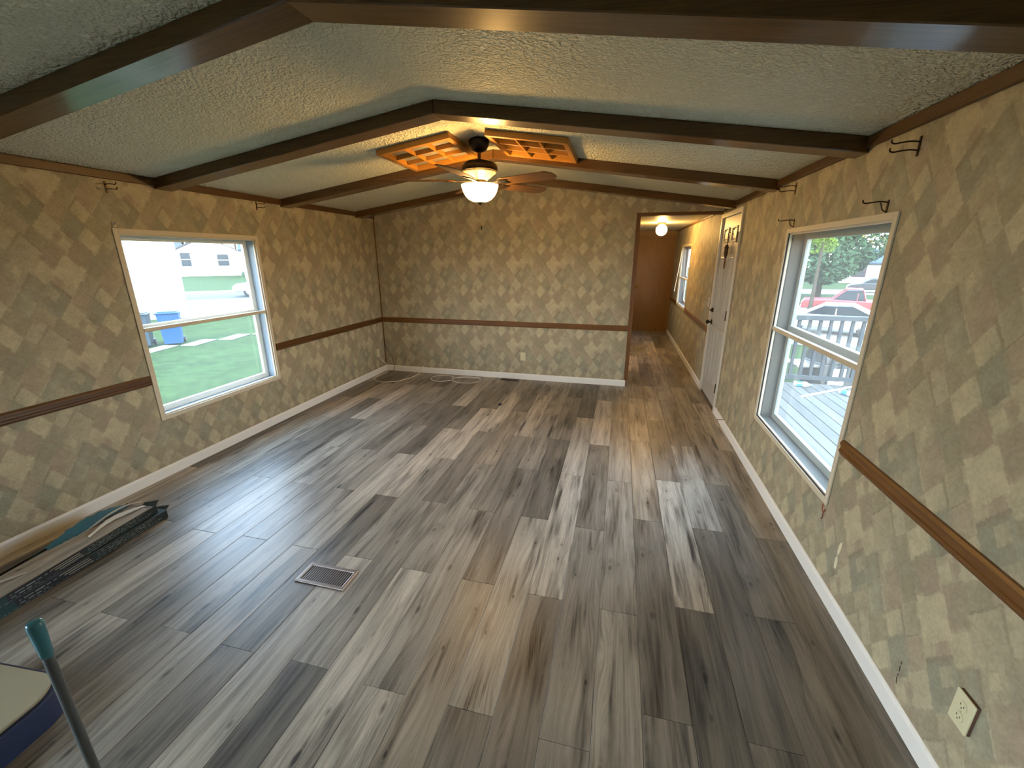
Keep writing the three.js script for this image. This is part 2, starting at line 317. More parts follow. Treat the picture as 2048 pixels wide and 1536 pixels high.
// ---------------------------------------------------------------- windows (local x along the wall, z outward)
const sheet = (x0, y0, x1, y1, z) => at(new THREE.PlaneGeometry(x1 - x0, y1 - y0), (x0 + x1) / 2, (y0 + y1) / 2, z);
function windowUnit(name, w, x, out, wide, opt = {}) {
  const g = structureGroup(name, [x, 0, w.zc], out * Math.PI / 2), a = w.w / 2, { y0, y1, rail } = w, D = 0.10;
  const ring = (A, Y0, Y1, t, z0, z1, r = 0.002) => [box(-A, Y0, z0, -A + t, Y1, z1, r), box(A - t, Y0, z0, A, Y1, z1, r), box(-A + t, Y0, z0, A - t, Y0 + t, z1, r), box(-A + t, Y1 - t, z0, A - t, Y1, z1, r)];
  part('window_frame', ring(a + wide, y0 - wide, y1 + wide, wide + 0.004, -0.009, -0.0005), cream, g);
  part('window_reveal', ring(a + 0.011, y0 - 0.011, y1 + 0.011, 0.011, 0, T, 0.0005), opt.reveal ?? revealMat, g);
  part('inner_sash', [...ring(a, y0, y1, 0.014, 0.004, 0.020), box(-a + 0.012, rail - 0.014, -0.004, a - 0.012, rail + 0.014, 0.021)], opt.inner ?? cream, g);
  part('weatherstrip', [box(-a - 0.0005, y0 + 0.01, 0.0205, -a + 0.006, y1 - 0.01, 0.03, 0), box(a - 0.006, y0 + 0.01, 0.0205, a + 0.0005, y1 - 0.01, 0.03, 0)], black, g);
  part('pane', sheet(-a + 0.012, y0 + 0.012, a - 0.012, rail - 0.012, 0.0105), opt.glass ?? glass, g); part('pane', sheet(-a + 0.012, rail + 0.012, a - 0.012, y1 - 0.012, 0.0105), opt.glass ?? glass, g);
  part('outer_sash', [...ring(a, y0, y1, 0.045, D, D + 0.028), box(-a + 0.04, rail - 0.02, D - 0.006, a - 0.04, rail + 0.024, D + 0.026)], opt.outer ?? white, g);
  part('pane', sheet(-a + 0.043, y0 + 0.043, a - 0.043, rail - 0.018, D + 0.012), opt.glass ?? glass, g); part('pane', sheet(-a + 0.043, rail + 0.022, a - 0.043, y1 - 0.043, D + 0.012), opt.glass ?? glass, g);
  return g;
}
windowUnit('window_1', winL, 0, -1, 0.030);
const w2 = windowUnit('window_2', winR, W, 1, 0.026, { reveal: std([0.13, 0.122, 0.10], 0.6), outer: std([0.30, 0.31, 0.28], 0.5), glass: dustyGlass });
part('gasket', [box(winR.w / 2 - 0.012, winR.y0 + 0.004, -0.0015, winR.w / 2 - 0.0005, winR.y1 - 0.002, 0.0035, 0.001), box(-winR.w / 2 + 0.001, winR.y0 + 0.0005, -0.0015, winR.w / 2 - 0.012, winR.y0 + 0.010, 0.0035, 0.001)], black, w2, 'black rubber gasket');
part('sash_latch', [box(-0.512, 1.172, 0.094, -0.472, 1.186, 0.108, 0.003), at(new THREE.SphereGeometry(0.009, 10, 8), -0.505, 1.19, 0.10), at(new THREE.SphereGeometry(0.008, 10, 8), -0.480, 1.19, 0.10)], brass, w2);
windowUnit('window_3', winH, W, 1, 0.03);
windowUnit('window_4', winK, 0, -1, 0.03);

// ---------------------------------------------------------------- front door
{
  const d = structureGroup('door_1', [0, 0, 0]);
  const z0 = -0.05, z1 = 0.75, yt = 2.035, x = W;
  part('door_casing', [box(x - 0.016, 0, z0 - 0.052, x - 0.0005, yt + 0.05, z0 - 0.004), box(x - 0.016, 0, z1 + 0.004, x - 0.0005, yt + 0.05, z1 + 0.052), box(x - 0.016, yt + 0.004, z0 - 0.004, x - 0.0005, yt + 0.05, z1 + 0.004),
    box(x, 0, z0 - 0.034, x + 0.12, yt + 0.028, z0 - 0.004, 0), box(x, 0, z1 + 0.004, x + 0.12, yt + 0.028, z1 + 0.034, 0), box(x, yt + 0.004, z0 - 0.004, x + 0.12, yt + 0.028, z1 + 0.004, 0)], white, d);
  part('door_slab', box(x + 0.004, 0.028, z0, x + 0.044, yt, z1, 0.002), std([0.44, 0.42, 0.38], 0.4), d);
  const rail = std([0.46, 0.44, 0.40], 0.38);
  for (const [a, b] of [[0.085, 0.30], [0.44, 0.655]]) for (const [lo, hi] of [[1.77, 1.925], [1.00, 1.622], [0.22, 0.86]]) {
    const s = new THREE.Shape([[a, lo], [b, lo], [b, hi], [a, hi]].map((p) => new THREE.Vector2(...p))), t = 0.02;
    s.holes.push(new THREE.Path([[a + t, lo + t], [a + t, hi - t], [b - t, hi - t], [b - t, lo + t]].map((p) => new THREE.Vector2(...p))));
    const g = new THREE.ExtrudeGeometry(s, { depth: 0.005, bevelEnabled: true, bevelSize: 0.006, bevelThickness: 0.007, bevelSegments: 2, bevelOffset: -0.006 }); g.rotateY(-Math.PI / 2); g.translate(x + 0.0035, 0, 0);
    part('door_panel', [g, box(x - 0.001, lo + t + 0.016, a + t + 0.016, x + 0.0045, hi - t - 0.016, b - t - 0.016, 0.003)], rail, d);
  }
  part('threshold', box(x + 0.001, 0.0, z0 - 0.004, x + 0.12, 0.025, z1 + 0.004, 0.004), std([0.10, 0.085, 0.07], 0.5), d);
  for (const y of [1.81, 1.045, 0.265]) part('door_hinge', [box(x - 0.0195, y - 0.045, z1 - 0.012, x + 0.003, y + 0.045, z1 + 0.003, 0.001), at(new THREE.CylinderGeometry(0.007, 0.007, 0.1, 10), x - 0.019, y, z1 + 0.001)], bronze, d, 'dark metal hinge');
  part('deadbolt', [at(lathe([[0, 0.024], [0.02, 0.022], [0.026, 0.012], [0.028, 0], [0, 0]], 20), x + 0.004, 1.02, -0.012 + 0.02, 0, 0, Math.PI / 2), box(x - 0.034, 1.012, -0.006, x - 0.018, 1.028, 0.022, 0.003)], bronze, d, 'dark bronze deadbolt turn');
  part('door_knob', at(lathe([[0, 0.066], [0.016, 0.064], [0.026, 0.052], [0.026, 0.042], [0.012, 0.030], [0.010, 0.012], [0.03, 0.008], [0.032, 0], [0, 0]], 22), x + 0.004, 0.88, 0.012, 0, 0, Math.PI / 2), bronze, d, 'dark bronze door knob');
}
// brown flush door at the end of the hall
{
  const d = structureGroup('door_2'), z = ZH;
  part('door_casing', [metres(box(3.50, 0, z, 3.55, 2.04, z + 0.014), 1), metres(box(4.335, 0, z, 4.385, 2.04, z + 0.014), 1), metres(box(3.55, 1.99, z, 4.335, 2.04, z + 0.014), 0)], doorWood, d);
  part('door_slab', metres(box(3.553, 0.022, z + 0.001, 4.332, 1.987, z + 0.012, 0.002), 1), doorWood, d);
  part('door_knob', at(lathe([[0, 0.06], [0.016, 0.058], [0.025, 0.048], [0.025, 0.038], [0.012, 0.028], [0.010, 0.01], [0.028, 0.006], [0.03, 0], [0, 0]], 22), 3.672, 0.99, z + 0.012, Math.PI / 2), brass, d, 'polished brass knob');
}

// ---------------------------------------------------------------- ceiling fan with its lit bowl
const FX = 2.19, FZ = 2.04;
{
  const f = thing('ceiling_fan', 'bronze ceiling fan with five wood blades and a lit frosted glass bowl', 'fan', [FX, 0, FZ]);
  part('canopy', lathe([[0, 2.487], [0.074, 2.484], [0.078, 2.468], [0.074, 2.44], [0.055, 2.41], [0.03, 2.398], [0.016, 2.394], [0, 2.394]], 36), bronze, f);
  part('downrod', at(new THREE.CylinderGeometry(0.0125, 0.0125, 0.08, 18), 0, 2.365, 0), bronze, f);
  part('motor_housing', lathe([[0, 2.346], [0.03, 2.344], [0.06, 2.335], [0.105, 2.326], [0.132, 2.310], [0.140, 2.290], [0.140, 2.266], [0.134, 2.261], [0.128, 2.263], [0.05, 2.263], [0, 2.263]], 48), bronze, f);
  // slotted cone under the motor
  const ribs = []; for (let k = 0; k < 20; k++) { const t = k / 20 * Math.PI * 2; ribs.push(at(new RoundedBoxGeometry(0.074, 0.006, 0.014, 1, 0.002), Math.cos(t) * 0.098, 2.234, Math.sin(t) * 0.098, 0, -t, 0.62)); }
  part('vent_cone', [lathe([[0, 2.198], [0.060, 2.199], [0.068, 2.206], [0.124, 2.250], [0.134, 2.2605], [0.128, 2.2625], [0, 2.2625]], 48), ...ribs], std([0.34, 0.27, 0.18], 0.4, { metalness: 0.3 }), f);
  part('light_fitter', lathe([[0, 2.1985], [0.048, 2.198], [0.052, 2.19], [0.052, 2.172], [0.03, 2.168], [0.008, 2.166], [0.008, 2.052], [0, 2.052]], 36), bronze, f);
  const glow = new THREE.MeshPhysicalMaterial({ color: C(0.9, 0.8, 0.62), roughness: 0.35, emissive: C(1.0, 0.72, 0.36), emissiveIntensity: 3.2 });
  part('glass_bowl', lathe([[0.0, 2.041], [0.03, 2.042], [0.06, 2.047], [0.09, 2.062], [0.115, 2.086], [0.132, 2.116], [0.142, 2.146], [0.146, 2.167], [0.142, 2.167], [0.134, 2.13], [0.11, 2.09], [0.07, 2.058], [0, 2.049]], 56), glow, f);
  part('finial', lathe([[0, 2.018], [0.007, 2.021], [0.009, 2.028], [0.02, 2.033], [0.03, 2.040], [0.0, 2.0415]], 24), bronze, f);
  // pull chains
  const chain = (x, z, y0, y1) => { const l = []; for (let y = y0; y > y1; y -= 0.007) l.push(at(new THREE.SphereGeometry(0.0022, 6, 5), x, y, z)); return l; };
  part('pull_chain', [...chain(-0.012, 0.02, 2.034, 1.955)], brass, f); part('pull_chain', [...chain(0.011, 0.014, 2.034, 1.868)], brass, f);
  part('chain_pull', at(lathe([[0, -0.018], [0.006, -0.014], [0.0065, 0.006], [0.003, 0.017], [0, 0.018]], 14), 0.011, 1.852, 0.014), bronze, f);
  const bladeMat = new THREE.MeshStandardMaterial({ map: brownMap, color: C(1.25, 1.12, 0.9), roughness: 0.42 });
  [165, 93, 21, -51, -123].forEach((deg, k) => {
    const a = deg * Math.PI / 180, arm = new THREE.Group(); arm.name = 'blade'; arm.position.set(0, 2.186 - 0.012 * Math.cos(a) , 0); arm.rotation.set(0, -a, 0); f.add(arm);
    const tilt = new THREE.Matrix4().makeRotationX(-0.21);
    const s = new THREE.Shape(); s.moveTo(0.20, -0.045); s.lineTo(0.24, -0.058); s.lineTo(0.60, -0.073); s.quadraticCurveTo(0.64, -0.066, 0.668, -0.030); s.quadraticCurveTo(0.674, 0.01, 0.660, 0.040); s.lineTo(0.625, 0.073); s.lineTo(0.24, 0.058); s.lineTo(0.20, 0.045); s.closePath();
    const g = new THREE.ExtrudeGeometry(s, { depth: 0.004, bevelEnabled: true, bevelSize: 0.0012, bevelThickness: 0.0012, bevelSegments: 1 }); g.rotateX(Math.PI / 2); g.translate(0, 0.002, 0); metres(g, 0, k * 0.7); g.applyMatrix4(tilt);
    part('blade_board', g, bladeMat, arm);
    const i = new THREE.Shape(); i.moveTo(0.055, -0.014); i.lineTo(0.14, -0.012); i.quadraticCurveTo(0.18, -0.018, 0.20, -0.04); i.lineTo(0.27, -0.03); i.lineTo(0.255, 0); i.lineTo(0.27, 0.03); i.lineTo(0.20, 0.04); i.quadraticCurveTo(0.18, 0.018, 0.14, 0.012); i.lineTo(0.055, 0.014); i.closePath();
    const ig = new THREE.ExtrudeGeometry(i, { depth: 0.003, bevelEnabled: true, bevelSize: 0.0012, bevelThickness: 0.0012, bevelSegments: 1 }); ig.rotateX(Math.PI / 2); ig.translate(0, -0.0045, 0); ig.applyMatrix4(tilt);
    part('blade_iron', [ig, ...[[0.225, 0.018], [0.225, -0.018], [0.25, 0]].map(([px, pz]) => { const q = at(new THREE.CylinderGeometry(0.006, 0.006, 0.004, 10), px, -0.0085, pz); q.applyMatrix4(tilt); return q; })], bronze, arm);
  });
  const l = new THREE.PointLight(C(1.0, 0.56, 0.165), FAN_LIGHT, 0, 2); l.position.set(0, 2.112, 0); l.castShadow = true; l.shadow.radius = 4; l.name = 'bulb_light'; f.add(l);
}
// wooden egg-crate grids, either side of the ridge
function lattice(side, label) {
  const x0 = side < 0 ? 1.485 : 2.33, x1 = side < 0 ? 2.07 : 2.915, z0 = 1.70, z1 = 2.35, cx = (x0 + x1) / 2, cy = YR - Math.abs(cx - XR) * SL;
  const g = thing('ceiling_lattice', label, 'ceiling grid', [cx, cy, (z0 + z1) / 2], 0, 'wooden grids beside the fan');
  g.rotation.z = side < 0 ? Math.atan(SL) : -Math.atan(SL);
  const a = (x1 - x0) / 2, b = (z1 - z0) / 2, h = 0.042, e = 0.002;
  part('frame', [metres(box(-a, -h, -b, a, -e, -b + 0.037, 0.004), 0), metres(box(-a, -h, b - 0.037, a, -e, b, 0.004), 0), metres(box(-a, -h, -b + 0.037, -a + 0.037, -e, b - 0.037, 0.004), 2), metres(box(a - 0.037, -h, -b + 0.037, a, -e, b - 0.037, 0.004), 2)], honeyWood, g);
  part('backing_panel', box(-a + 0.044, -0.006, -b + 0.044, a - 0.044, -0.0025, b - 0.044, 0), std([0.22, 0.21, 0.18], 0.6), g);
  const A = a - 0.037, B = b - 0.037;
  for (const k of [-1, 1]) { part('divider', metres(box(k * A / 3 - 0.006, -h + 0.004, -B, k * A / 3 + 0.006, -0.0065, B, 0.003), 2), honeyWood, g); }
  for (const k of [-1, 1]) for (let c = -1; c <= 1; c++) part('divider', metres(box(c * A * 2 / 3 - A / 3 + 0.0065, -h + 0.004, k * B / 3 - 0.006, c * A * 2 / 3 + A / 3 - 0.0065, -0.0065, k * B / 3 + 0.006, 0.003), 0), honeyWood, g);
}
lattice(-1, 'honey wood grid on the ceiling slope nearest the left window');
lattice(1, 'honey wood grid on the ceiling slope nearest the front door');

// hall globe and the smoke alarm by the opening
{
  const g = thing('hall_light', 'glowing round globe light on the hall ceiling', 'light', [3.89, 2.14, -2.0]);
  part('base', lathe([[0, -0.001], [0.062, -0.001], [0.062, -0.012], [0.048, -0.024], [0, -0.024]], 32), brass, g);
  part('globe', at(new THREE.SphereGeometry(0.089, 36, 24), 0, -0.112, 0), new THREE.MeshPhysicalMaterial({ color: C(0.9, 0.8, 0.62), roughness: 0.4, emissive: C(1.0, 0.74, 0.40), emissiveIntensity: 3.2 }), g);
  const l = new THREE.PointLight(C(1.0, 0.56, 0.16), HALL_LIGHT, 0, 2); l.position.set(0, -0.112, 0); l.castShadow = true; l.shadow.radius = 2.5; l.name = 'bulb_light'; g.add(l);
  const s = thing('smoke_alarm', 'small round white smoke alarm on the hall ceiling near the opening', 'smoke alarm', [3.79, 2.14, -0.42]);
  part('housing', lathe([[0, -0.030], [0.03, -0.030], [0.05, -0.024], [0.062, -0.010], [0.064, -0.001], [0, -0.001]], 32), white, s);
  part('test_button', at(new THREE.CylinderGeometry(0.009, 0.009, 0.003, 16), 0.02, -0.0308, 0), std([0.5, 0.48, 0.42], 0.5), s);
}

// ---------------------------------------------------------------- small things on the walls
function outlet(label, pos, turn, kind) {
  const o = thing(kind === 'switch' ? 'light_switch' : 'wall_outlet', label, kind === 'switch' ? 'switch' : 'outlet', pos, turn);
  part('cover_plate', box(-0.035, -0.057, 0.0005, 0.035, 0.057, 0.0065, 0.003), kind === 'white' || kind === 'switch' ? white : ivory, o);
  if (kind === 'switch') { part('toggle', at(new RoundedBoxGeometry(0.009, 0.022, 0.014, 1, 0.003), 0, 0.002, 0.011, -0.5), white, o); return o; }
  for (const y of [-0.02, 0.02]) {
    part('receptacle', at(new THREE.CylinderGeometry(0.0165, 0.0165, 0.0025, 24), 0, y, 0.0075, Math.PI / 2), ivory, o);
    part('slots', [box(-0.0075, y - 0.002, 0.0087, -0.0052, y + 0.006, 0.0091, 0), box(0.0052, y - 0.002, 0.0087, 0.0075, y + 0.005, 0.0091, 0), at(new THREE.CylinderGeometry(0.0025, 0.0025, 0.0004, 10), 0, y - 0.008, 0.0089, Math.PI / 2)], std([0.09, 0.08, 0.05], 0.6), o);
  }
  part('screw', at(new THREE.CylinderGeometry(0.003, 0.003, 0.001, 10), 0, 0, 0.0068, Math.PI / 2), std([0.4, 0.37, 0.22], 0.4), o);
  return o;
}
part('outlet_box', box(-0.033, -0.055, -0.0085, 0.033, 0.055, 0.0004, 0.001), std([0.13, 0.065, 0.045], 0.7), outlet('ivory outlet plate low on the wall below the near chair rail', [W - 0.009, 0.333, 4.258], -Math.PI / 2, 'ivory'));
outlet('cream outlet plate low on the back wall', [2.094, 0.322, 0], 0, 'ivory');
outlet('outlet plate beside the back corner with a white cable hanging below', [0, 0.30, 0.19], Math.PI / 2, 'ivory');
outlet('white light switch plate on the hall side of the front door', [W, 1.085, -0.27], -Math.PI / 2, 'switch');

// curtain-rod brackets: local z points into the room, arm along z
function bracket(label, pos, turn, double) {
  const b = thing('curtain_bracket', label, 'curtain bracket', pos, turn);
  const arm = (x, y, len) => tube([[x, y, 0.004], [x, y + 0.003, len * 0.35], [x, y, len * 0.75], [x, y - 0.003, len], [x, y + 0.002, len + 0.011], [x, y + 0.012, len + 0.012]], 0.003, 24, 8);
  part('wall_plate', double ? [box(-0.006, -0.038, 0.0004, 0.006, 0.034, 0.004, 0.001)] : [box(-0.006, -0.045, 0.0004, 0.006, 0.01, 0.004, 0.001)], bronze, b);
  part('arm', double ? arm(0, 0.014, 0.085) : arm(0, 0, 0.085), bronze, b);
  if (double) part('arm', arm(0, -0.016, 0.085), bronze, b);
  else part('brace', tube([[0, -0.038, 0.004], [0, -0.030, 0.018], [0, -0.010, 0.026], [0, -0.002, 0.03]], 0.0026, 14, 8), bronze, b);
  return b;
}
bracket('double bronze curtain bracket high on the near right wall, above the window', [W, 2.045, 3.31], -Math.PI / 2, true);
bracket('double bronze curtain bracket by the far end of a ceiling beam, right wall', [W, 2.065, 2.05], -Math.PI / 2, true);
bracket('single bronze rod holder at the near top corner of the right window', [W, 1.855, 3.19], -Math.PI / 2, false);
bracket('single bronze rod holder at the far top corner of the right window', [W, 1.86, 2.125], -Math.PI / 2, false);
bracket('double dark curtain bracket above the near side of the left window', [0, 2.07, 3.20], Math.PI / 2, true);
bracket('double dark curtain bracket above the far side of the left window', [0, 2.08, 1.975], Math.PI / 2, true);
{ const k = thing('rod_holder', 'small cream rod holder at the top corner of the left window', 'curtain bracket', [0, 1.838, 3.205], Math.PI / 2);
  part('wall_plate', box(-0.014, -0.016, 0.0004, 0.014, 0.016, 0.004, 0.002), cream, k); part('cup', [at(new THREE.TorusGeometry(0.011, 0.004, 8, 20, Math.PI * 1.4), 0, 0.002, 0.018, 0, Math.PI / 2, 0), box(-0.004, -0.004, 0.003, 0.004, 0.004, 0.012, 0.001)], cream, k); }
{ // wand hanging by the hall window
  const k = thing('blind_wand', 'thin cream wand hanging by the hall window', 'wand', [0, 0, 0]);
  part('rod', tube([[4.383, 1.742, -3.22], [4.36, 1.38, -3.24], [4.325, 0.99, -3.26]], 0.006, 8, 8), std([0.7, 0.6, 0.42], 0.4), k); part('hook', tube([[4.398, 1.765, -3.22], [4.388, 1.768, -3.22], [4.383, 1.742, -3.22]], 0.003, 10, 6), cream, k); }
{ // ornament on the front door
  const k = thing('door_hanging', 'dark tasselled charm hanging from a hook on the front door', 'ornament', [W - 0.012, 0, 0.385]);
  part('hook', [tube([[0.010, 1.868, 0], [-0.008, 1.868, 0], [-0.014, 1.85, 0], [-0.006, 1.84, 0]], 0.0035, 16, 8), at(new THREE.CylinderGeometry(0.018, 0.018, 0.004, 16), 0.006, 1.85, 0, 0, 0, Math.PI / 2)], bronze, k);
  part('cord', tube([[-0.008, 1.842, 0], [-0.01, 1.80, 0.004], [-0.01, 1.745, 0]], 0.004, 14, 8), std([0.10, 0.05, 0.03], 0.7), k);
  part('figure', at(lathe([[0, -0.075], [0.010, -0.07], [0.020, -0.03], [0.018, 0.01], [0.022, 0.035], [0.012, 0.06], [0, 0.07]], 18), -0.012, 1.685, 0), std([0.055, 0.028, 0.018], 0.6), k);
  const t = []; seed = 5; for (let i = 0; i < 14; i++) { const q = i / 14 * 6.283, r = rr(0.004, 0.012); t.push(tube([[-0.012 + Math.cos(q) * 0.004, 1.615, Math.sin(q) * 0.004], [-0.012 + Math.cos(q) * r * 0.8, 1.56, Math.sin(q) * r + 0.004], [-0.012 + Math.cos(q) * r * 0.6, rr(1.50, 1.52), Math.sin(q) * r * 1.6 + 0.008]], 0.0022, 8, 5)); }
  part('tassel', t, std([0.16, 0.075, 0.04], 0.8), k);
}
{ // bits left on the right wall
  const n = thing('baseboard_nail', 'dark nail sticking out of the right baseboard near the front door', 'nail', [W - 0.012, 0.078, 1.19]);
  part('shank', tube([[0.012, 0.002, 0], [-0.02, 0, 0], [-0.045, -0.004, 0.002]], 0.0028, 10, 7), std([0.09, 0.035, 0.02], 0.6), n); part('nail_head', at(new THREE.CylinderGeometry(0.006, 0.006, 0.003, 12), -0.046, -0.004, 0.002, 0, 0, Math.PI / 2), std([0.07, 0.03, 0.02], 0.6), n);
  const w = thing('window_wire', 'stub of red wire at the bottom corner of the right window', 'wire', [W - 0.004, 0.415, 3.285]);
  part('red_strand', tube([[0, 0.02, -0.02], [-0.008, -0.012, -0.008], [-0.004, -0.03, 0.002]], 0.0026, 14, 7), std([0.32, 0.05, 0.03], 0.5), w); part('bent_end', tube([[-0.003, -0.005, 0.012], [-0.006, -0.028, 0.006], [-0.004, -0.055, 0.002], [-0.006, -0.068, 0]], 0.0026, 14, 7), std([0.20, 0.05, 0.04], 0.5), w);
  const flake = (label, y, z, h, wd, turn) => { seed = Math.floor(y * 1000); const pts = []; for (let i = 0; i < 12; i++) { const q = i / 12 * 6.283; pts.push([Math.cos(q) * wd * rr(0.7, 1.1), Math.sin(q) * h * rr(0.85, 1.1)]); } const g = prism(pts, 0.0008); g.rotateZ(turn); g.rotateY(-Math.PI / 2); g.translate(W - 0.0003, y, z); return one('paint_flake', g, std([0.72, 0.67, 0.48], 0.6), label, 'paint flake'); };
  flake('upper cream paint flake on the right wall below the window', 0.315, 3.478, 0.038, 0.011, -0.12); flake('lower cream paint flake on the right wall below the window', 0.235, 3.476, 0.036, 0.014, 0.05);
  const tear = []; seed = 9; for (const [t, l] of [[0, 0.012], [0.28, 0.02], [0.62, 0.008], [0.9, 0.024]]) tear.push(at(new RoundedBoxGeometry(0.0012, l, 0.004, 1, 0.0005), W - 0.0004, 0.213 - t * 0.085, 3.994 + (t - 0.4) * 0.004, rr(-0.3, 0.3)));
  one('wall_nick', tear, std([0.05, 0.035, 0.025], 0.8), 'line of small dark nicks low on the right wall', 'nick');
}

// ---------------------------------------------------------------- floor things
function register(name, label, x0, z0, x1, z1, n, frameMat, turn) {
  const g = thing(name, label, 'floor vent', [(x0 + x1) / 2, 0, (z0 + z1) / 2], turn ?? 0), a = (x1 - x0) / 2, b = (z1 - z0) / 2, t = 0.02;
  const s = new THREE.Shape([[-a, -b], [a, -b], [a, b], [-a, b]].map((p) => new THREE.Vector2(...p))); s.holes.push(new THREE.Path([[-a + t, -b + t], [-a + t, b - t], [a - t, b - t], [a - t, -b + t]].map((p) => new THREE.Vector2(...p))));
  const f = new THREE.ExtrudeGeometry(s, { depth: 0.002, bevelEnabled: true, bevelSize: 0.004, bevelThickness: 0.003, bevelSegments: 2, bevelOffset: -0.004 }); f.rotateX(-Math.PI / 2); f.translate(0, 0.0035, 0);
  part('frame', f, frameMat, g); part('duct', box(-a + t - 0.001, 0.0003, -b + t - 0.001, a - t + 0.001, 0.0012, b - t + 0.001, 0), black, g);
  for (let i = 0; i < n; i++) { const x = -a + t + (i + 1) / (n + 1) * (2 * a - 2 * t); part('louver', box(x - 0.0022, 0.0042, -b + t, x + 0.0022, 0.0064, b - t, 0.0005), frameMat, g); }
  return g;
}
register('floor_register', 'brown metal floor register with narrow louvers in the open floor', 1.755, 3.848, 2.045, 3.990, 19, std([0.27, 0.225, 0.20], 0.35, { metalness: 0.6 }));
register('floor_register', 'dark floor register tucked against the back baseboard', 1.80, 0.035, 2.05, 0.125, 14, std([0.06, 0.05, 0.04], 0.45, { metalness: 0.5 }));
{ const g = thing('screw_cap', 'small dark cap lying alone on the far floor', 'cap', [2.07, 0, 1.095]); part('cap_body', lathe([[0, 0.022], [0.013, 0.022], [0.017, 0.018], [0.018, 0.0005], [0, 0.0005]], 24), std([0.035, 0.03, 0.045], 0.3), g); const r = []; for (let i = 0; i < 24; i++) { const t = i / 24 * 6.283; r.push(at(new THREE.BoxGeometry(0.0016, 0.014, 0.0016), Math.cos(t) * 0.018, 0.009, Math.sin(t) * 0.018)); } part('grip_ridges', r, std([0.03, 0.025, 0.04], 0.35), g); }
// cables in the far corner
const cableWhite = std([0.72, 0.68, 0.58], 0.45);
one('white_cable', tube([[0.010, 0.262, 0.19], [0.03, 0.20, 0.17], [0.075, 0.10, 0.10], [0.09, 0.02, 0.12], [0.075, 0.004, 0.25], [0.055, 0.004, 0.40], [0.11, 0.004, 0.52], [0.28, 0.004, 0.60], [0.47, 0.004, 0.50], [0.56, 0.004, 0.28], [0.585, 0.02, 0.10], [0.60, 0.075, 0.030], [0.615, 0.11, 0.016]], 0.005, 120, 8), cableWhite, 'white cable running from the corner outlet along the floor in one loop', 'cable');
{ const p = []; for (let i = 0; i <= 40; i++) { const t = i / 40, q = t * Math.PI * 4 + 0.4; p.push([t < 0.5 ? 1.0 + 0.16 * Math.cos(q) : 1.37 + 0.20 * Math.cos(q + 3.14) - 0.02, 0.004 + 0.003 * Math.sin(t * 40) ** 2, 0.24 + 0.15 * Math.sin(q) * (t < 0.5 ? 1 : -1)]); } p.push([1.52, 0.004, 0.10], [1.44, 0.004, 0.075]); one('cable_coil', tube(p, 0.005, 260, 8), cableWhite, 'loose white cable coil on the floor by the back baseboard', 'cable'); }
one('brown_cable', tube([[0.022, 0.52, 0.022], [0.024, 0.40, 0.024], [0.06, 0.33, 0.03], [0.115, 0.235, 0.03], [0.148, 0.12, 0.036], [0.15, 0.03, 0.05], [0.13, 0.004, 0.10], [0.10, 0.004, 0.14]], 0.0035, 70, 8), std([0.05, 0.03, 0.018], 0.5), 'thin brown cable hanging down the far corner to the floor', 'cable');

// cartons of leftover planks by the left wall
const cartonSide = (() => {
  const c = document.createElement('canvas'); c.width = 1024; c.height = 128; const x = c.getContext('2d'); x.fillStyle = '#12201f'; x.fillRect(0, 0, 1024, 128);
  x.fillStyle = '#14383a'; x.fillRect(330, 0, 90, 128); x.fillRect(0, 0, 110, 128); x.fillStyle = '#0b0e18'; x.fillRect(420, 0, 260, 128);
  seed = 77; x.fillStyle = '#9aa098';
  for (const [a, b, y, h] of [[120, 330, 18, 12], [120, 300, 52, 10], [430, 560, 30, 16], [430, 520, 72, 14], [700, 960, 16, 9], [700, 930, 44, 9], [700, 990, 72, 9], [60, 980, 108, 6]]) for (let u = a; u < b;) { const w = 5 + rnd() * 26; x.globalAlpha = 0.55 + rnd() * 0.4; x.fillRect(u, y, Math.min(w, b - u), h); u += w + 4 + rnd() * 5; }
  x.globalAlpha = 0.8; x.fillStyle = '#b8b49c'; x.fillRect(560, 20, 110, 12); x.fillRect(575, 50, 100, 14); x.fillRect(590, 84, 90, 12); x.globalAlpha = 1;
  const t = new THREE.CanvasTexture(c); t.colorSpace = THREE.SRGBColorSpace; return t;
})();
const cartonTop = (() => {
  const c = document.createElement('canvas'); c.width = 1024; c.height = 256; const x = c.getContext('2d'); x.fillStyle = '#1f5566'; x.fillRect(0, 0, 1024, 256); x.fillStyle = '#17404c'; x.fillRect(0, 0, 1024, 60);
  seed = 91; for (let i = 0; i < 30; i++) { x.globalAlpha = 0.4; x.fillStyle = rnd() < 0.5 ? '#2f7486' : '#123540'; x.fillRect(rnd() * 1024, rnd() * 256, 40 + rnd() * 120, 6 + rnd() * 12); } x.globalAlpha = 1;
  const t = new THREE.CanvasTexture(c); t.colorSpace = THREE.SRGBColorSpace; return t;
})();
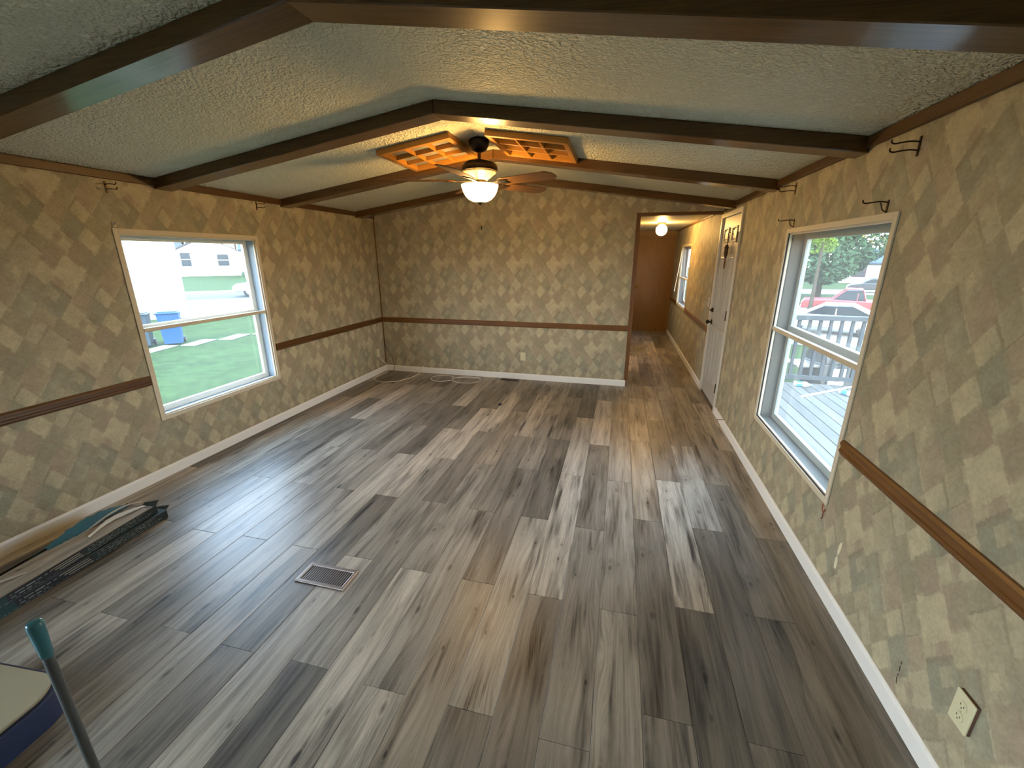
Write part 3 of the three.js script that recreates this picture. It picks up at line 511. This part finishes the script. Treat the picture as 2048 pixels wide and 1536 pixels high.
{
  const film = new THREE.MeshPhysicalMaterial({ map: cartonSide, roughness: 0.32, clearcoat: 0.4 }), filmTop = new THREE.MeshPhysicalMaterial({ map: cartonTop, roughness: 0.3, clearcoat: 0.5 });
  // a carton: long axis along local z; side faces carry the print
  function carton(label, pos, turn, len, wid, hgt, torn) {
    const g = thing('flooring_carton', label, 'carton', pos, turn, 'cartons of leftover flooring');
    const a = wid / 2, b = len / 2, side = (x, s) => { const q = new THREE.PlaneGeometry(len - 0.006, hgt - 0.006, 24, 2); const p = q.attributes.position; for (let i = 0; i < p.count; i++) p.setZ(i, Math.sin(p.getX(i) * 23 + s) * 0.0012); q.computeVertexNormals(); q.rotateY(s * Math.PI / 2); q.translate(x + s * 0.0022, hgt / 2, 0); return q; };
    part('carton_body', box(-a, 0.0005, -b, a, torn ? hgt * 0.72 : hgt, b, 0.006), std([0.02, 0.035, 0.04], 0.4), g);
    part('printed_side', side(a, 1), film, g); part('printed_side', side(-a, -1), film, g);
    if (!torn) { const q = new THREE.PlaneGeometry(wid - 0.012, len - 0.012); q.rotateX(-Math.PI / 2); q.translate(0, hgt + 0.0006, 0); const uv = q.attributes.uv; for (let i = 0; i < uv.count; i++) uv.setXY(i, uv.getY(i), uv.getX(i)); part('printed_top', q, filmTop, g); }
    part('end_flap', [box(-a + 0.004, 0.004, -b - 0.010, a - 0.02, hgt * 0.6, -b - 0.0004, 0.004), at(new RoundedBoxGeometry(wid * 0.5, 0.003, 0.05, 1, 0.001), 0.03, hgt * 0.66, -b - 0.018, 0.5, 0.2, 0.1)], std([0.03, 0.05, 0.05], 0.45), g);
    return g;
  }
  carton('lower printed flooring carton lying along the left wall', [0.475, 0, 4.36], 0.06, 1.30, 0.215, 0.056, false);
  const top = carton('upper flooring carton torn open, with loose planks showing', [0.485, 0.0565, 4.39], 0.11, 1.29, 0.205, 0.052, true);
  const b = 1.29 / 2;
  for (let k = 0; k < 2; k++) { const q = box(-0.088 + k * 0.006, 0.0378 + k * 0.0062, -b + 0.01 + k * 0.03, 0.090 + k * 0.003, 0.0438 + k * 0.0062, b - 0.01, 0.001); const uv = metres(q, 2).attributes.uv; for (let i = 0; i < uv.count; i++) uv.setXY(i, uv.getX(i) / PL, (0.5 + uv.getY(i) / PWD * 0.9 + k * 3) / STRIPS); part('loose_plank', q, plankMat[k ? 'pale' : 'mid'], top); }
  // torn wrapper: a teal flap at the wall side, cream torn edges
  const strip = (pts, wid, th, mat, name, twist = 0) => { const c = new THREE.CatmullRomCurve3(pts.map((p) => new THREE.Vector3(...p))), n = 30, P = [], I = []; seed = 13; for (let i = 0; i <= n; i++) { const q = c.getPoint(i / n), w = wid * 1.35 * (0.35 + 0.65 * Math.sin(Math.PI * Math.min(1, i / n + 0.08))) * rr(0.8, 1.15), t = twist * i / n; for (const [s, y] of [[-1, 0], [1, 0], [1, -th], [-1, -th]]) P.push(q.x + s * w * Math.cos(t), q.y + y + s * w * Math.sin(t), q.z); } for (let i = 0; i < n; i++) for (let k = 0; k < 4; k++) { const m = (k + 1) % 4, a0 = i * 4 + k, a1 = i * 4 + m, b0 = a0 + 4, b1 = a1 + 4; I.push(a0, b0, a1, a1, b0, b1); } const g = new THREE.BufferGeometry(); g.setAttribute('position', new THREE.Float32BufferAttribute(P, 3)); g.setIndex(I); g.computeVertexNormals(); g.setAttribute('uv', new THREE.Float32BufferAttribute(new Float32Array(P.length / 3 * 2), 2)); return part(name, g, mat, top); };
  strip([[-0.075, 0.056, -b + 0.03], [-0.085, 0.070, -b + 0.14], [-0.088, 0.066, -b + 0.32], [-0.080, 0.055, -b + 0.46]], 0.034, 0.001, std([0.035, 0.14, 0.19], 0.35), 'torn_flap', -0.5).userData.label = 'teal printed flap';
  strip([[-0.01, 0.058, -b - 0.012], [-0.035, 0.078, -b + 0.06], [-0.035, 0.080, -b + 0.18], [-0.015, 0.070, -b + 0.32], [-0.03, 0.060, -b + 0.50], [-0.045, 0.056, -b + 0.62]], 0.010, 0.002, std([0.62, 0.58, 0.46], 0.55), 'torn_edge', 0.6);
  strip([[0.04, 0.053, -b + 0.02], [0.022, 0.064, -b + 0.10], [0.004, 0.066, -b + 0.20], [0.03, 0.056, -b + 0.34]], 0.014, 0.002, std([0.62, 0.60, 0.50], 0.55), 'torn_edge', -0.4);
  strip([[0.02, 0.052, -b + 0.62], [-0.03, 0.066, -b + 0.74], [-0.06, 0.070, -b + 0.80]], 0.012, 0.0015, std([0.55, 0.54, 0.50], 0.5), 'torn_edge', 0.5);
  // dark printed wrapper still closed over the near end
  part('wrapper', box(-0.104, 0.012, -0.02 + 0.30, 0.104, 0.0545, b + 0.003, 0.006), std([0.03, 0.075, 0.075], 0.35), top);
}
// navy tub with a cream lid, at the frame's corner
{
  const g = thing('storage_tub', 'low navy tub with a cream lid at the bottom left corner', 'tub', [1.168, 0, 4.968], 0.08);
  const rect = (a, b, r) => { const s = new THREE.Shape(); s.moveTo(-a + r, -b); s.lineTo(a - r, -b); s.absarc(a - r, -b + r, r, -Math.PI / 2, 0); s.lineTo(a, b - r); s.absarc(a - r, b - r, r, 0, Math.PI / 2); s.lineTo(-a + r, b); s.absarc(-a + r, b - r, r, Math.PI / 2, Math.PI); s.lineTo(-a, -b + r); s.absarc(-a + r, -b + r, r, Math.PI, Math.PI * 1.5); return s; };
  const body = new THREE.ExtrudeGeometry(rect(0.255, 0.235, 0.11), { depth: 0.106, bevelEnabled: true, bevelSize: 0.006, bevelThickness: 0.003, bevelSegments: 2, curveSegments: 10 }); body.rotateX(-Math.PI / 2); body.translate(0, 0.0035, 0); part('tub_body', body, std([0.020, 0.030, 0.075], 0.4), g);
  const lid = new THREE.ExtrudeGeometry(rect(0.243, 0.223, 0.105), { depth: 0.006, bevelEnabled: true, bevelSize: 0.004, bevelThickness: 0.003, bevelSegments: 2, curveSegments: 10 }); lid.rotateX(-Math.PI / 2); lid.translate(0, 0.1165, 0); part('tub_lid', lid, std([0.30, 0.25, 0.155], 0.5), g);
  const tab = box(0.200, 0.118, -0.165, 0.232, 0.126, -0.145, 0.003); part('lid_tab', tab, std([0.30, 0.25, 0.155], 0.5), g);
}
{
  const g = thing('mop', 'upright grey metal mop handle with a teal end cap', 'mop', [2.02, 0, 4.985]);
  part('handle', at(new THREE.CylinderGeometry(0.0108, 0.0108, 0.76, 20), 0, 0.402, 0), std([0.10, 0.105, 0.10], 0.35, { metalness: 0.6 }), g);
  part('end_cap', at(lathe([[0, 0.812], [0.011, 0.811], [0.0155, 0.806], [0.0162, 0.795], [0.0145, 0.76], [0.0125, 0.715], [0.011, 0.705], [0, 0.705]], 24), 0, 0, 0), std([0.03, 0.12, 0.14], 0.22), g);
  part('mop_head', box(-0.16, 0.001, -0.05, 0.16, 0.022, 0.05, 0.008), std([0.12, 0.13, 0.14], 0.7), g); part('swivel', at(new THREE.CylinderGeometry(0.014, 0.02, 0.03, 16), 0, 0.036, 0), std([0.03, 0.12, 0.14], 0.4), g);
}

// ---------------------------------------------------------------- outdoors
const GY = -0.75;
const grassMat = (() => { const a = noise2(40, 40, 51), b = noise2(256, 256, 52), c = noise2(8, 8, 53); const m = dataTexture(512, 512, (i, j) => { const u = i / 512, v = j / 512, t = 0.5 * a(u * 40, v * 40) + 0.4 * b(u * 256, v * 256) + 0.3 * c(u * 8, v * 8); return [0.005 + 0.018 * t, 0.011 + 0.031 * t, 0.003 + 0.0085 * t]; }); m.repeat.set(0.25, 0.25); return new THREE.MeshPhysicalMaterial({ map: m, roughness: 1, specularIntensity: 0.1 }); })();
const outdoor = (c, r = 0.85, k = 0.2) => new THREE.MeshPhysicalMaterial({ color: C(...c), roughness: r, specularIntensity: k }), concrete = outdoor([0.11, 0.104, 0.092]), asphalt = outdoor([0.04, 0.04, 0.04]);
structure('lawn', metres(box(-90, GY - 0.3, -90, 4.5, GY, 60, 0), 0), grassMat); structure('lawn_near_deck', metres(box(4.5, GY - 1.5, -4.9, 90, GY, 60, 0), 0), grassMat);
const GL = -2.0; structure('lawn_below', metres(box(4.5, GL - 0.3, -150, 120, GL, -4.9, 0), 0), grassMat);
// out through the left window the park lies at forty-five degrees: s along the street, d away from the room
const LA = Math.PI / 4 - 0.042, e1 = [0.734, -0.679], e2 = [-0.679, -0.734];
const out = (s, d) => [3.3 + s * e1[0] + d * e2[0], 5.47 + s * e1[1] + d * e2[1]];
function slab(name, s0, s1, d0, d1, h, mat) { const [x, z] = out((s0 + s1) / 2, (d0 + d1) / 2), g = box(-(s1 - s0) / 2, GY, -(d1 - d0) / 2, (s1 - s0) / 2, GY + h, (d1 - d0) / 2, 0); g.rotateY(Math.atan2(-e1[1], e1[0])); g.translate(x, 0, z); return structure(name, g, mat); }
slab('driveway', -6, 14, 21.2, 28.6, 0.03, concrete); slab('street', -40, 40, 29.5, 35.2, 0.02, asphalt); slab('sidewalk', -40, 40, 28.6, 29.5, 0.04, concrete); slab('far_path', -40, 40, 35.4, 37.2, 0.02, concrete);
{ const g = new THREE.Group(); g.name = 'path'; scene.add(g); tag(g, 'narrow concrete walk across the lawn', null, null, 'structure'); for (let i = 0; i < 4; i++) { const t = i / 3, x = -8.55 + 0.75 * t, z = -2.95 - 2.9 * t; part('paver', at(box(-0.21, GY, -0.46, 0.21, GY + 0.025, 0.46, 0.008), x, 0, z, 0, 0.25, 0), concrete, g); } }
const sidingMat = outdoor([0.62, 0.62, 0.60], 0.6), darkGlass = std([0.012, 0.016, 0.02], 0.15);
function house(label, s, d, turn, wid, dep, h, roofMat, wallMat, opt = {}) { // local: front faces +z, origin at the middle of the front wall's base
  const [x, z] = opt.at ?? out(s, d), g = thing('house', label, 'house', [x, opt.base ?? GY, z], turn);
  const laps = []; const lap = opt.lap ?? 0.2; for (let y = 0.45; y < h; y += lap) laps.push(at(new THREE.BoxGeometry(wid + 0.03, lap * 0.96, dep + 0.03), 0, y + lap / 2, -dep / 2, 0.0));
  for (const [k, q] of laps.entries()) { const p = q.attributes.position; for (let i = 0; i < p.count; i++) { const top = p.getY(i) > 0.45 + lap * (k + 0.5); if (top) { p.setX(i, p.getX(i) * (1 - 0.03 / wid)); p.setZ(i, -dep / 2 + (p.getZ(i) + dep / 2) * (1 - 0.03 / dep)); } } q.computeVertexNormals(); }
  part('siding', laps, wallMat, g);
  part('skirting', box(-wid / 2, 0.0, -dep, wid / 2, 0.45, 0, 0.01), std([0.5, 0.5, 0.48], 0.7), g);
  { const ct = std([0.7, 0.7, 0.68], 0.5); part('corner_trim', box(wid / 2 - 0.03, 0, -0.07, wid / 2 + 0.04, h, 0.04), ct, g); part('corner_trim', box(-wid / 2 - 0.04, 0, -0.07, -wid / 2 + 0.03, h, 0.04), ct, g); }
  const rise = opt.rise ?? 0.8, gab = opt.gable; // ridge along x, or along z for a gable front
  if (gab) { const q = prism([[-wid / 2 - 0.35, h - 0.1], [0, h + rise], [wid / 2 + 0.35, h - 0.1], [wid / 2 + 0.35, h + 0.06], [0, h + rise + 0.17], [-wid / 2 - 0.35, h + 0.06]], dep + 0.6); q.translate(0, 0, -dep - 0.3); part('roof', q, roofMat, g); const e = prism([[-wid / 2, h], [wid / 2, h], [0, h + rise]], 0.1); e.translate(0, 0, -0.1); part('gable', e, wallMat, g); }
  else { const q = prism([[-0.35, h - 0.05], [dep / 2, h + rise], [dep + 0.35, h - 0.05], [dep + 0.35, h + 0.1], [dep / 2, h + rise + 0.16], [-0.35, h + 0.1]], wid + 0.6); q.rotateY(Math.PI / 2); q.translate(-wid / 2 - 0.3, 0, 0); part('roof', q, roofMat, g); const e = prism([[0, h], [dep, h], [dep / 2, h + rise]], 0.08); e.rotateY(Math.PI / 2); const e2_ = e.clone(); e.translate(-wid / 2, 0, 0); e2_.translate(wid / 2 - 0.08, 0, 0); part('gable', e, wallMat, g); part('gable', e2_, wallMat, g); }
  for (const [wx, wy, ww, wh] of opt.windows ?? []) { const f = part('window', [box(wx - ww / 2 - 0.06, wy - 0.06, 0.016, wx + ww / 2 + 0.06, wy, 0.05), box(wx - ww / 2 - 0.06, wy + wh, 0.016, wx + ww / 2 + 0.06, wy + wh + 0.06, 0.05), box(wx - ww / 2 - 0.06, wy, 0.016, wx - ww / 2, wy + wh, 0.05), box(wx + ww / 2, wy, 0.016, wx + ww / 2 + 0.06, wy + wh, 0.05), box(wx - ww / 2, wy + wh / 2 - 0.03, 0.016, wx + ww / 2, wy + wh / 2 + 0.03, 0.045)], opt.frame ?? white, g); part('window_pane', box(wx - ww / 2, wy, 0.012, wx + ww / 2, wy + wh, 0.03, 0), darkGlass, f); }
  if (opt.door !== undefined) part('door', box(opt.door - 0.45, 0.45, 0.012, opt.door + 0.45, 2.5, 0.05, 0.01), std([0.25, 0.2, 0.16], 0.5), g);
  return g;
}
const TW = Math.PI / 4; // faces back along +x +z
const shingle = outdoor([0.035, 0.037, 0.04]), shingleBlue = outdoor([0.028, 0.042, 0.062]);
{ const wid = 14; const [cx, cz] = [-15.31, -9.37], k = [Math.cos(0.93), -Math.sin(0.93)]; house('white lap-sided neighbouring home filling the left half of the left window', 0, 0, 0.93, wid, 5, 3.5, shingle, sidingMat, { at: [cx - k[0] * wid / 2, cz - k[1] * wid / 2], rise: 0.7, lap: 0.22 }); }
house('far white gable-front house seen through the middle of the left window', -6.9, 66, TW, 6.4, 8, 3.0, outdoor([0.05, 0.05, 0.055]), sidingMat, { gable: true, rise: 1.6, windows: [[-2.2, 1.2, 1.0, 1.6], [1.6, 1.2, 1.2, 1.4]], door: 3.4 });
house('far pale house with a grey roof under the dark conifer', -16.2, 80, TW, 9, 8, 3.0, outdoor([0.035, 0.037, 0.042]), outdoor([0.30, 0.30, 0.28]), { rise: 2.0, windows: [[-2.2, 1.2, 1.0, 1.5], [2.6, 1.2, 1.0, 1.6]] });
house('far blue-grey house behind the parked white car, left window view', 1.2, 58, TW, 8, 7, 3.0, shingleBlue, outdoor([0.08, 0.095, 0.11]), { rise: 1.6, windows: [[-2.8, 1.1, 1.0, 1.5], [0.2, 1.1, 1.2, 1.5]], door: -1.2 });

function wheelieBin(label, x, z, turn, color, lidMat) {
  const g = thing('wheelie_bin', label, 'bin', [x, GY, z], turn, 'bins beside the neighbouring home'); g.scale.setScalar(0.82);
  const b = new THREE.CylinderGeometry(0.42, 0.34, 1.0, 4, 1); b.rotateY(Math.PI / 4); b.translate(0, 0.56, 0); part('bin_body', b.toNonIndexed(), color, g); g.children[0].geometry.computeVertexNormals();
  part('bin_lid', [box(-0.33, 1.06, -0.32, 0.33, 1.11, 0.34, 0.02), box(-0.26, 1.105, -0.24, 0.26, 1.14, 0.26, 0.02)], lidMat, g);
  part('bin_handle', at(new THREE.CylinderGeometry(0.02, 0.02, 0.5, 10), 0, 1.04, -0.37, 0, 0, Math.PI / 2), black, g);
  for (const s of [-1, 1]) part('wheel', at(new THREE.CylinderGeometry(0.11, 0.11, 0.06, 20), s * 0.27, 0.11, -0.30, 0, 0, Math.PI / 2), black, g);
  return g;
}
const binBlue = outdoor([0.010, 0.040, 0.13], 0.5), binGrey = outdoor([0.022, 0.034, 0.045], 0.5);
wheelieBin('grey wheelie bin, leftmost beside the neighbouring home', -9.28, -3.12, 0.75, binGrey, binGrey); wheelieBin('blue wheelie bin beside the grey bin', -8.82, -3.62, 0.8, binBlue, binBlue);

function tree(label, x, z, h, r, color, kind, n = 2600, low = 0.42, base = GY) {
  const g = thing('tree', label, 'tree', [x, base, z]); seed = Math.floor(Math.abs(x * 31 + z * 17)) + 3;
  part('trunk', lathe([[0, 0], [0.05 * h * 0.5, 0], [0.03 * h * 0.5, h * 0.2], [0.02 * h * 0.5, h * 0.55], [0.004, h * 0.9], [0, h * 0.9]], 10), outdoor([0.03, 0.024, 0.018], 0.9, 0.1), g);
  const P = [], lumps = []; for (let k = 0; k < 9; k++) lumps.push(kind === 'conifer' ? [0, 0.15 + k * 0.095, 0, (1 - k / 9.5)] : [rr(-0.55, 0.55), rr(low, 0.88), rr(-0.55, 0.55), rr(0.4, 0.62)]);
  for (let i = 0; i < n; i++) {
    const [lx, ly, lz, lr] = lumps[Math.floor(rnd() * lumps.length)]; const a = rnd() * 6.283, c = rr(-1, 1), q = Math.sqrt(1 - c * c) * Math.cbrt(rr(0.35, 1));
    const p = new THREE.Vector3(lx * r + Math.cos(a) * q * lr * r, ly * h + c * lr * r * (kind === 'conifer' ? 0.5 : 0.8), lz * r + Math.sin(a) * q * lr * r), s = r * rr(0.05, 0.10) * (n > 5000 ? 0.5 : 0.85);
    const u = new THREE.Vector3(rr(-1, 1), rr(-1, 1), rr(-1, 1)).normalize().multiplyScalar(s), v = new THREE.Vector3(rr(-1, 1), rr(-1, 1), rr(-1, 1)).normalize().multiplyScalar(s);
    for (const [e, f] of [[-1, -0.6], [1, -0.6], [0, 1]]) P.push(p.x + u.x * e + v.x * f, p.y + u.y * e + v.y * f, p.z + u.z * e + v.z * f);
  }
  const geo = new THREE.BufferGeometry(); geo.setAttribute('position', new THREE.Float32BufferAttribute(P, 3)); geo.computeVertexNormals(); geo.setAttribute('uv', new THREE.Float32BufferAttribute(new Float32Array(P.length / 3 * 2), 2));
  part('crown', geo, new THREE.MeshPhysicalMaterial({ color: C(...color.map((q) => q * 0.45)), roughness: 0.9, specularIntensity: 0.1, side: THREE.DoubleSide }), g);
  return g;
}
const tp = (s, d) => out(s, d);
tree('dark conifer rising behind the far pale house', ...tp(-12.6, 95), 9.5, 3.6, [0.05, 0.09, 0.05], 'conifer');
tree('round far tree left of the dark conifer', ...tp(-23, 100), 9, 4.2, [0.09, 0.15, 0.06], 'round');
tree('tall thin far tree beside the gable-front house', ...tp(-5.0, 88), 11, 1.5, [0.07, 0.11, 0.05], 'round');
tree('far tree above the blue-grey house behind the white car', ...tp(1.4, 82), 10, 3.2, [0.06, 0.11, 0.05], 'round');

function car(label, x, z, turn, paint, kind = 'sedan', base = GY) { // long axis along local z, nose towards -z
  const g = thing(kind === 'pickup' ? 'pickup_truck' : 'car', label, kind === 'pickup' ? 'truck' : 'car', [x, base, z], turn);
  const wid = 1.75, low = kind === 'pickup' ? [[-2.6, 0.45], [2.6, 0.45], [2.62, 0.95], [0.55, 1.0], [-0.9, 1.02], [-2.5, 0.98], [-2.65, 0.75]] : [[-2.2, 0.32], [2.2, 0.32], [2.22, 0.7], [2.1, 0.88], [1.3, 0.95], [-1.0, 0.93], [-2.0, 0.78], [-2.25, 0.6]];
  const top = kind === 'pickup' ? [[-1.05, 1.0], [-0.45, 1.62], [0.35, 1.66], [0.58, 1.0]] : [[-1.1, 0.92], [-0.35, 1.36], [0.75, 1.40], [1.7, 0.93]];
  const rot = (q, w) => { q.rotateY(-Math.PI / 2); q.translate(w / 2, 0, 0); return q; };
  part('car_body', toCreasedNormals(rot(prism(low, wid - 0.1, 0.05), wid - 0.1), 0.6), paint, g);
  part('cabin_glass', toCreasedNormals(rot(prism(top, wid - 0.34, 0.04), wid - 0.34), 0.6), darkGlass, g);
  const [p0, p1, p2, p3] = top;
  part('cabin_roof', [box(-wid / 2 + 0.2, p1[1] - 0.02, p1[0] - 0.02, wid / 2 - 0.2, p2[1] + 0.035, p2[0] + 0.02, 0.03)], paint, g);
  for (const s of [-1, 1]) part('roof_pillar', [tube([[s * (wid / 2 - 0.14), p0[1], p0[0]], [s * (wid / 2 - 0.17), p1[1], p1[0]]], 0.035, 4, 6), tube([[s * (wid / 2 - 0.14), p3[1], p3[0]], [s * (wid / 2 - 0.17), p2[1], p2[0]]], 0.045, 4, 6), tube([[s * (wid / 2 - 0.13), p0[1], 0.15], [s * (wid / 2 - 0.165), p1[1], 0.15]], 0.03, 4, 6)], paint, g);
  const wr = kind === 'pickup' ? 0.38 : 0.32, wz = kind === 'pickup' ? 1.65 : 1.35;
  for (const s of [-1, 1]) for (const t of [-1, 1]) { const w = part('wheel', at(lathe([[0.16, -0.1], [wr - 0.03, -0.1], [wr, -0.07], [wr, 0.07], [wr - 0.03, 0.1], [0.16, 0.1]], 24), s * (wid / 2 - 0.1), wr, t * wz, 0, 0, Math.PI / 2), black, g); part('hub', at(new THREE.CylinderGeometry(0.17, 0.17, 0.17, 18), s * (wid / 2 - 0.1), wr, t * wz, 0, 0, Math.PI / 2), steel, w); }
  part('bumper', [box(-wid / 2 + 0.05, 0.35, -low[0][0] - 0.02, wid / 2 - 0.05, 0.55, -low[0][0] + 0.07, 0.03), box(-wid / 2 + 0.05, 0.35, low[0][0] - 0.07, wid / 2 - 0.05, 0.55, low[0][0] + 0.02, 0.03)], std([0.2, 0.2, 0.2], 0.5), g);
  part('tail_lamp', [box(-wid / 2 + 0.06, 0.65, -low[0][0] - 0.02, -wid / 2 + 0.3, 0.8, -low[0][0] + 0.04, 0.01), box(wid / 2 - 0.3, 0.65, -low[0][0] - 0.02, wid / 2 - 0.06, 0.8, -low[0][0] + 0.04, 0.01)], std([0.35, 0.03, 0.02], 0.3), g);
  return g;
}
const paintWhite = new THREE.MeshPhysicalMaterial({ color: C(0.45, 0.46, 0.48), roughness: 0.4, clearcoat: 1 }), paintRed = new THREE.MeshPhysicalMaterial({ color: C(0.16, 0.010, 0.012), roughness: 0.45, clearcoat: 0.3 }), paintDark = new THREE.MeshPhysicalMaterial({ color: C(0.01, 0.012, 0.016), roughness: 0.4, clearcoat: 0.3 });
{ const [x, z] = out(0.1, 30.9); car('white car parked at the right edge of the left window view', x, z, TW + 1.2, paintWhite); }
car('white car parked on the low road behind the deck railing', 13.4, -18.2, 1.15, paintWhite, 'sedan', GL + 0.02);
car('red pickup truck parked behind the white car', 17.4, -25.3, 1.2, paintRed, 'pickup', GL + 0.02);
car('dark car parked in front of the blue-roofed house', 28.6, -46.2, 1.2, paintDark, 'sedan', GL + 0.02);
structure('road', box(4.6, GL, -31, 60, GL + 0.02, -14.6, 0), concrete); structure('road_far', box(12, GL, -50, 60, GL + 0.02, -43, 0), concrete);
house('white house with a blue-grey roof seen through the right window', 0, 0, -0.35, 15, 9, 2.65, shingleBlue, outdoor([0.13, 0.135, 0.135]), { at: [40.5, -62.5], base: GL, rise: 1.75, windows: [[-5.6, 0.9, 1.4, 1.4], [-1, 1.0, 1.4, 1.4], [4, 1.0, 1.6, 1.4]], door: 1.5, frame: outdoor([0.05, 0.015, 0.015]) });
tree('big green tree standing before the blue-roofed house', 20.4, -38.0, 10.5, 4.6, [0.06, 0.13, 0.07], 'round', 17000, 0.30, GL);
tree('bright yellow-green young tree seen at the top of the right window', 14.3, -23.1, 6.5, 0.95, [0.20, 0.34, 0.05], 'round', 2600, 0.62, GL);
tree('golden-lit tree above the blue roof', 56, -101, 16, 9, [0.30, 0.24, 0.06], 'round', 5200, 0.42, GL);
tree('dark green tree far left behind the big green tree', 24.5, -70, 13, 5, [0.05, 0.10, 0.06], 'round', 4200, 0.42, GL);

tree('tall shade tree leaning over the far end of the deck', 9.4, -4.0, 11.5, 5.2, [0.05, 0.10, 0.035], 'round', 12000, 0.66);
tree('shade tree beside the deck and lawn', 12.2, 8.2, 10.5, 5.0, [0.05, 0.10, 0.035], 'round', 9000, 0.6);
// deck outside the right window
{
  const g = thing('deck', 'weathered grey board deck outside the right window', 'deck', [0, 0, 0]), top = -0.12;
  const dm = woodMap(61, [0.05, 0.054, 0.054], [0.12, 0.125, 0.12], 512, 256); dm.repeat.set(1, 4); const deckMats = [0.8, 0.92, 1.05].map((k) => new THREE.MeshPhysicalMaterial({ map: dm, color: C(k, k, k), roughness: 0.75, specularIntensity: 0.4 }));
  for (let i = 0; i < 16; i++) { const x = 4.60 + i * 0.142; part('plank', metres(box(x, top - 0.028, -1.18, x + 0.134, top, 5.2, 0.004), 2, i * 0.43), deckMats[i % 3], g); }
  part('joist', [-1.1, 0.6, 2.2, 3.8, 5.1].map((z) => box(4.58, top - 0.17, z - 0.02, 6.88, top - 0.0285, z + 0.02, 0)), std([0.2, 0.18, 0.15], 0.9), g);
  for (const [x, z] of [[4.66, -1.0], [6.8, -1.0], [4.66, 5.0], [6.8, 5.0]]) part('post', box(x - 0.05, GY, z - 0.05, x + 0.05, top - 0.171, z + 0.05, 0.004), std([0.2, 0.18, 0.15], 0.9), g);
  const r = thing('deck_railing', 'dark grey deck railing with square balusters', 'railing', [0, 0, -1.08]), rm = outdoor([0.030, 0.038, 0.046], 0.6);
  part('top_rail', box(4.58, 0.80, -0.05, 6.90, 0.862, 0.05, 0.006), rm, r); part('bottom_rail', box(4.58, -0.04, -0.02, 6.82, 0.02, 0.02, 0.004), rm, r);
  for (let i = 0; i < 18; i++) { const x = 4.60 + i * 0.1265; if (x > 6.76) break; part('baluster', box(x - 0.019, 0.0205, -0.019, x + 0.019, 0.7995, 0.019, 0.003), rm, r); }
  for (const x of [4.64, 6.86]) part('post', box(x - 0.045, -0.1195, -0.045, x + 0.045, 0.7995, 0.045, 0.004), rm, r);
}
{
  const y = -0.119, pw = std([0.75, 0.78, 0.80], 0.35), pb = std([0.04, 0.25, 0.62], 0.3);
  const bottle = (label, x, z, turn) => { const g = thing('bottle', label, 'bottle', [x, y + 0.036, z], turn); part('bottle_body', at(lathe([[0, -0.10], [0.03, -0.10], [0.036, -0.09], [0.036, 0.05], [0.014, 0.085], [0.014, 0.10], [0, 0.10]], 20), 0, 0, 0, Math.PI / 2), pw, g); part('label_band', at(new THREE.CylinderGeometry(0.0366, 0.0366, 0.075, 20, 1, true), 0, 0, -0.03, Math.PI / 2), pb, g); part('bottle_cap', at(new THREE.CylinderGeometry(0.016, 0.016, 0.022, 16), 0, 0, 0.11, Math.PI / 2), pb, g); };
  bottle('blue and white bottle lying on the deck at the foot of the railing', 5.88, -0.98, 1.3); bottle('blue and white bottle lying on the deck nearest the window edge', 6.30, -0.66, 0.6);
  const s = thing('white_stick', 'long white stick lying across the deck', 'stick', [6.11, y + 0.013, -0.76], 0.0); s.rotation.y = Math.atan2(0.6, 0.79); part('shaft', at(new THREE.CylinderGeometry(0.012, 0.012, 1.05, 12), 0, 0, 0, 0, 0, Math.PI / 2), pw, s); part('grip', at(new THREE.CylinderGeometry(0.0128, 0.0128, 0.12, 12), 0.44, 0, 0, 0, 0, Math.PI / 2), std([0.3, 0.35, 0.4], 0.5), s);
  const b = thing('grill_cart', 'dark grill cart with pale panels standing beyond the deck railing', 'grill', [6.66, GY, -1.75], 0.2), dk = std([0.05, 0.055, 0.06], 0.5);
  part('cabinet', box(-0.42, 0.10, -0.25, 0.42, 0.86, 0.25, 0.02), dk, b); part('front_panel', box(-0.34, 0.3, 0.2505, -0.1, 0.8, 0.262, 0.005), std([0.55, 0.58, 0.58], 0.4), b); part('front_panel', box(0.06, 0.3, 0.2505, 0.3, 0.8, 0.262, 0.005), std([0.45, 0.5, 0.5], 0.4), b);
  const hd = new THREE.CylinderGeometry(0.25, 0.25, 0.8, 24, 1, false, 0, Math.PI); hd.rotateZ(Math.PI / 2); hd.translate(0, 0.865, 0); part('hood', hd, dk, b); part('side_shelf', box(-0.78, 0.80, -0.2, -0.425, 0.84, 0.2, 0.01), steel, b);
  for (const [px, pz] of [[-0.36, -0.2], [0.36, -0.2], [-0.36, 0.2], [0.36, 0.2]]) part('leg', box(px - 0.025, 0, pz - 0.025, px + 0.025, 0.1, pz + 0.025, 0.003), dk, b);
}
renderer.render(scene, camera);
